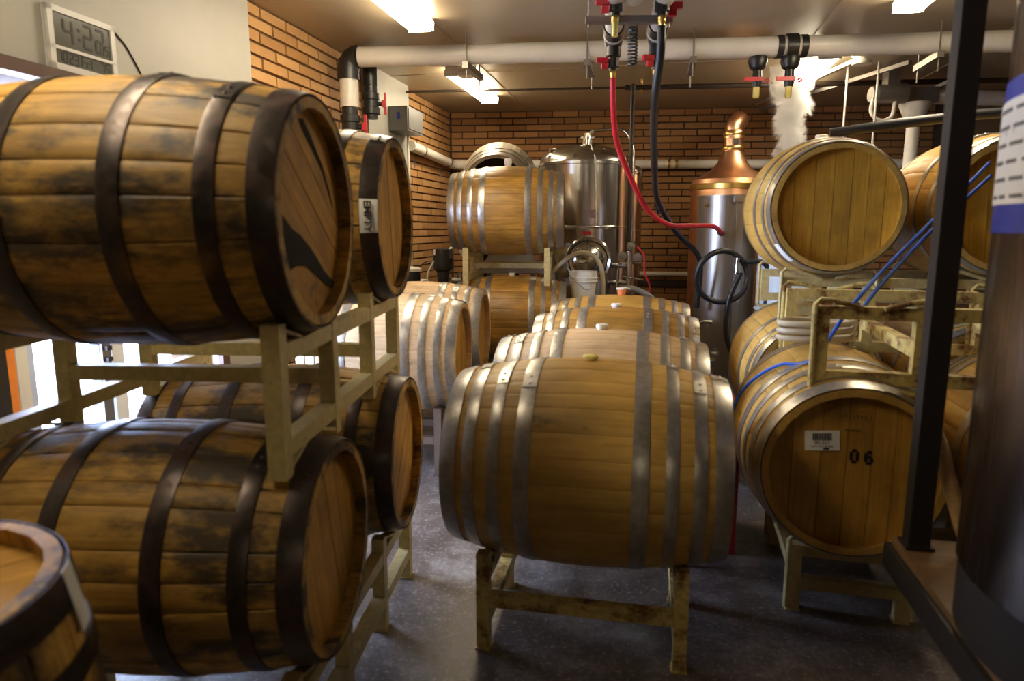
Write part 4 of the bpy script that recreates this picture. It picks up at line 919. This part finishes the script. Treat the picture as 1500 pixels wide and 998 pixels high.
for k, (a_, c_) in enumerate((((2.58, 5.35, 2.62), (2.42, 7.0, 2.58)), ((3.02, 5.45, 2.62), (2.55, 7.3, 2.58)), ((3.55, 5.5, 2.58), (3.5, 5.9, 2.52)))):
    b = MB(); b.bar(a_, c_, 0.035, 0.03); tag(b.build('ceiling_strut', M['strut']), ['steel strut under the ceiling just past the steam', 'slim steel strut running under the ceiling to the back wall', 'short steel strut next to the black upright top'][k], 'strut', 'ceiling struts')
t = thing('reflection_drum', 'drum glimpsed through the racks, bluish reflection painted into its colour', 'drum', (1.92, 4.75, 0)); b = MB(); b.lathe([(0, 0), (0.20, 0), (0.21, 0.05), (0.21, 1.22), (0.18, 1.26), (0, 1.26)], 32); b.build('drum_body', M['reflection_drum'], t); b = MB(); b.lathe([(0.212, 0.80), (0.22, 0.82), (0.212, 0.84)], 32); b.build('ring', M['reflection_drum'], t)
t = thing('red_crate', 'dark red plastic crate on the floor behind the front middle barrel', 'crate', (0.915, 2.92, 0), RD(-11)); b = MB()
b.box((0, 0, 0.01), (0.14, 0.36, 0.02))
for sx in (-1, 1): b.box((sx*0.065, 0, 0.31), (0.012, 0.36, 0.60)); b.box((0, sx*0.174, 0.31), (0.12, 0.012, 0.60))
b.build('crate_walls', M['crate_red'], t); b = MB()
for sx in (-1, 1): b.box((sx*0.07, 0, 0.60), (0.02, 0.38, 0.03)); b.box((0, sx*0.182, 0.60), (0.14, 0.02, 0.03))
b.build('rim', M['crate_red'], t)

# blue ratchet strap
def strap(name, lab, pts, w=0.012):
    b = MB(); b.tube(smooth(pts, 8), 0.0065, 6); return tag(b.build(name, M['blue_strap']), lab, 'strap', 'blue straps')
def on_o6(x, deg, lift=0.014):
    a = RD(deg); r = rad('wine', x) + lift; ax = axis(YO); sd = Vector((-math.sin(YO), math.cos(YO), 0))
    return Vector(O6) + ax*x + sd*(r*math.cos(a)) + Vector((0, 0, r*math.sin(a)))
strap('blue_strap', 'blue strap slanting from the top tier barrel down round the barrel stencilled 06', [(1.85, 2.72, 1.63), (1.575, 2.6, 1.403), (1.33, 2.45, 1.233), (1.14, 2.3, 1.104)] + [on_o6(x, d) for x, d in ((0.20, 108), (0.12, 124), (0.06, 140), (0.01, 156), (-0.02, 174), (-0.03, 192))])
strap('blue_strap', 'second blue strap running close along the other to the yellow rack', [(1.86, 2.72, 1.58), (1.579, 2.6, 1.37), (1.307, 2.4, 1.195), (1.184, 2.3, 1.105)])

# ------------------------------------------------------------------ black upright, its stand and the near tank
YS = YAW_S + PI/2
t = thing('tank_stand', 'low dark steel stand with a wooden top carrying the near tank', 'stand', (1.40, 1.255, 0), YROOM)
b = MB()
for sx in (-0.42, 0.42): b.box((sx, 0, 0.46), (0.05, 1.0, 0.07))
for sy in (-0.48, 0.48): b.box((0, sy, 0.46), (0.84, 0.05, 0.07))
b.build('frame', M['black_steel'], t)
b = MB(); b.box((0, 0, 0.505), (0.86, 0.98, 0.02)); b.build('top_board', M['board'], t)
for sx in (-0.1, 0.42):
    for sy in (-0.46, 0.46): b = MB(); b.box((sx, sy, 0.2125), (0.05, 0.05, 0.425)); b.build('leg', M['black_steel'], t)
t = thing('black_upright', 'tall black steel angle upright rising past the barrel stencilled 06', 'post', (1.112, 1.763, 0.517), YROOM)
b = MB(); hp = CEIL - 0.517; b.box((-0.024, 0, hp/2), (0.008, 0.050, hp - 0.004)); b.box((0.0, -0.022, hp/2), (0.052, 0.008, hp - 0.004)); b.build('angle_bar', M['black_steel'], t)
b = MB(); b.box((0, 0, 0.004), (0.07, 0.07, 0.008)); b.build('foot_plate', M['black_steel'], t)
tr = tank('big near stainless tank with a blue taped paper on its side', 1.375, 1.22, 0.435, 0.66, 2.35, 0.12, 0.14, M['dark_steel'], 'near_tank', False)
b = MB(); b.lathe([(0.40, 0.516), (0.43, 0.516), (0.43, 0.66), (0.40, 0.66)], 48); b.build('skirt', M['black_steel'], tr)
def cyl_patch(parent, nm, mat, r, a0, a1, z0, z1, lift, skew=0.0):
    b = MB(); vs = []; n = 10
    for i in range(n+1):
        a = a0 + (a1-a0)*i/n
        for dr in (0, 0.001):
            for z in (z0, z1): vs.append(((r+lift+dr)*math.cos(a), (r+lift+dr)*math.sin(a), z + skew*(i/n)))
    fs = []
    for i in range(n):
        p = i*4; q = p + 4; fs += [(p, p+1, q+1, q), (p+2, q+2, q+3, p+3), (p, q, q+2, p+2), (p+1, p+3, q+3, q+1)]
    fs += [(0, 2, 3, 1), (n*4, n*4+1, n*4+3, n*4+2)]
    b.add(vs, fs); return b.build(nm, mat, parent)
a_l = RD(141); a_r = RD(215)
tape = cyl_patch(tr, 'blue_tape', M['blue_tape'], 0.435, a_l, a_r, 1.37, 1.665, 0.001)
tape['label'] = 'blue masking tape border'
pap = cyl_patch(tr, 'paper_sheet', M['paper'], 0.435, a_l + 0.14, a_r - 0.1, 1.425, 1.625, 0.0035)
b_ = random.Random(2)
for i in range(6):
    z = 1.605 - i*0.033; a = a_l + 0.20
    for wd in range(4):
        da = b_.uniform(0.06, 0.16); cyl_patch(pap, 'print_line', M['grey_ink'], 0.435, a, a + da, z - 0.0035, z + 0.0035, 0.0052); a += da + 0.05
b = MB(); b.tube([(0, 0, 0), (0.065, -0.10, -0.30)], 0.02, 14); tag(b.build('wooden_dowel', M['dowel'], None, (1.155, 1.80, 0.824)), 'pale wooden dowel leaning behind the black upright', 'dowel')

# steam rising beyond the top tier barrel
def steam_mat():
    m = bpy.data.materials.new('steam'); m.use_nodes = True; nt = m.node_tree; nt.nodes.remove(nt.nodes['Principled BSDF'])
    out = nt.nodes['Material Output']; vol = N(nt, 'ShaderNodeVolumePrincipled'); vol.inputs['Color'].default_value = (1.0, 0.995, 0.99, 1); vol.inputs['Anisotropy'].default_value = 0.35
    tc = N(nt, 'ShaderNodeTexCoord'); v = coords(nt, (1, 1, 0.75))
    n = N(nt, 'ShaderNodeTexNoise'); n.inputs['Scale'].default_value = 9.0; n.inputs['Detail'].default_value = 8; n.inputs['Roughness'].default_value = 0.62; n.inputs['Distortion'].default_value = 0.6
    nt.links.new(v, n.inputs['Vector'])
    sep = N(nt, 'ShaderNodeSeparateXYZ'); nt.links.new(tc.outputs['Object'], sep.inputs[0])
    r = math_(nt, 'SQRT', math_(nt, 'ADD', math_(nt, 'POWER', sep.outputs[0], 2.0), math_(nt, 'POWER', sep.outputs[1], 2.0)))
    w = math_(nt, 'ADD', math_(nt, 'MULTIPLY', sep.outputs[2], 0.12), 0.17)
    edge = math_(nt, 'SUBTRACT', 1.0, math_(nt, 'DIVIDE', r, w), True)
    d = math_(nt, 'SUBTRACT', math_(nt, 'ADD', math_(nt, 'MULTIPLY', n.outputs['Fac'], 1.5), math_(nt, 'MULTIPLY', edge, 0.5)), 0.98, True)
    nt.links.new(math_(nt, 'MULTIPLY', d, 170.0), vol.inputs['Density'])
    nt.links.new(vol.outputs[0], out.inputs['Volume']); return m
b = MB(); b.lathe([(0, 0), (0.17, 0), (0.19, 0.15), (0.22, 0.4), (0.26, 0.68), (0, 0.68)], 24)
o = b.build('steam', steam_mat(), None, (2.16, 5.5, 1.93)); tag(o, 'white steam drifting up between the copper still and the top barrel', 'steam'); o['kind'] = 'stuff'
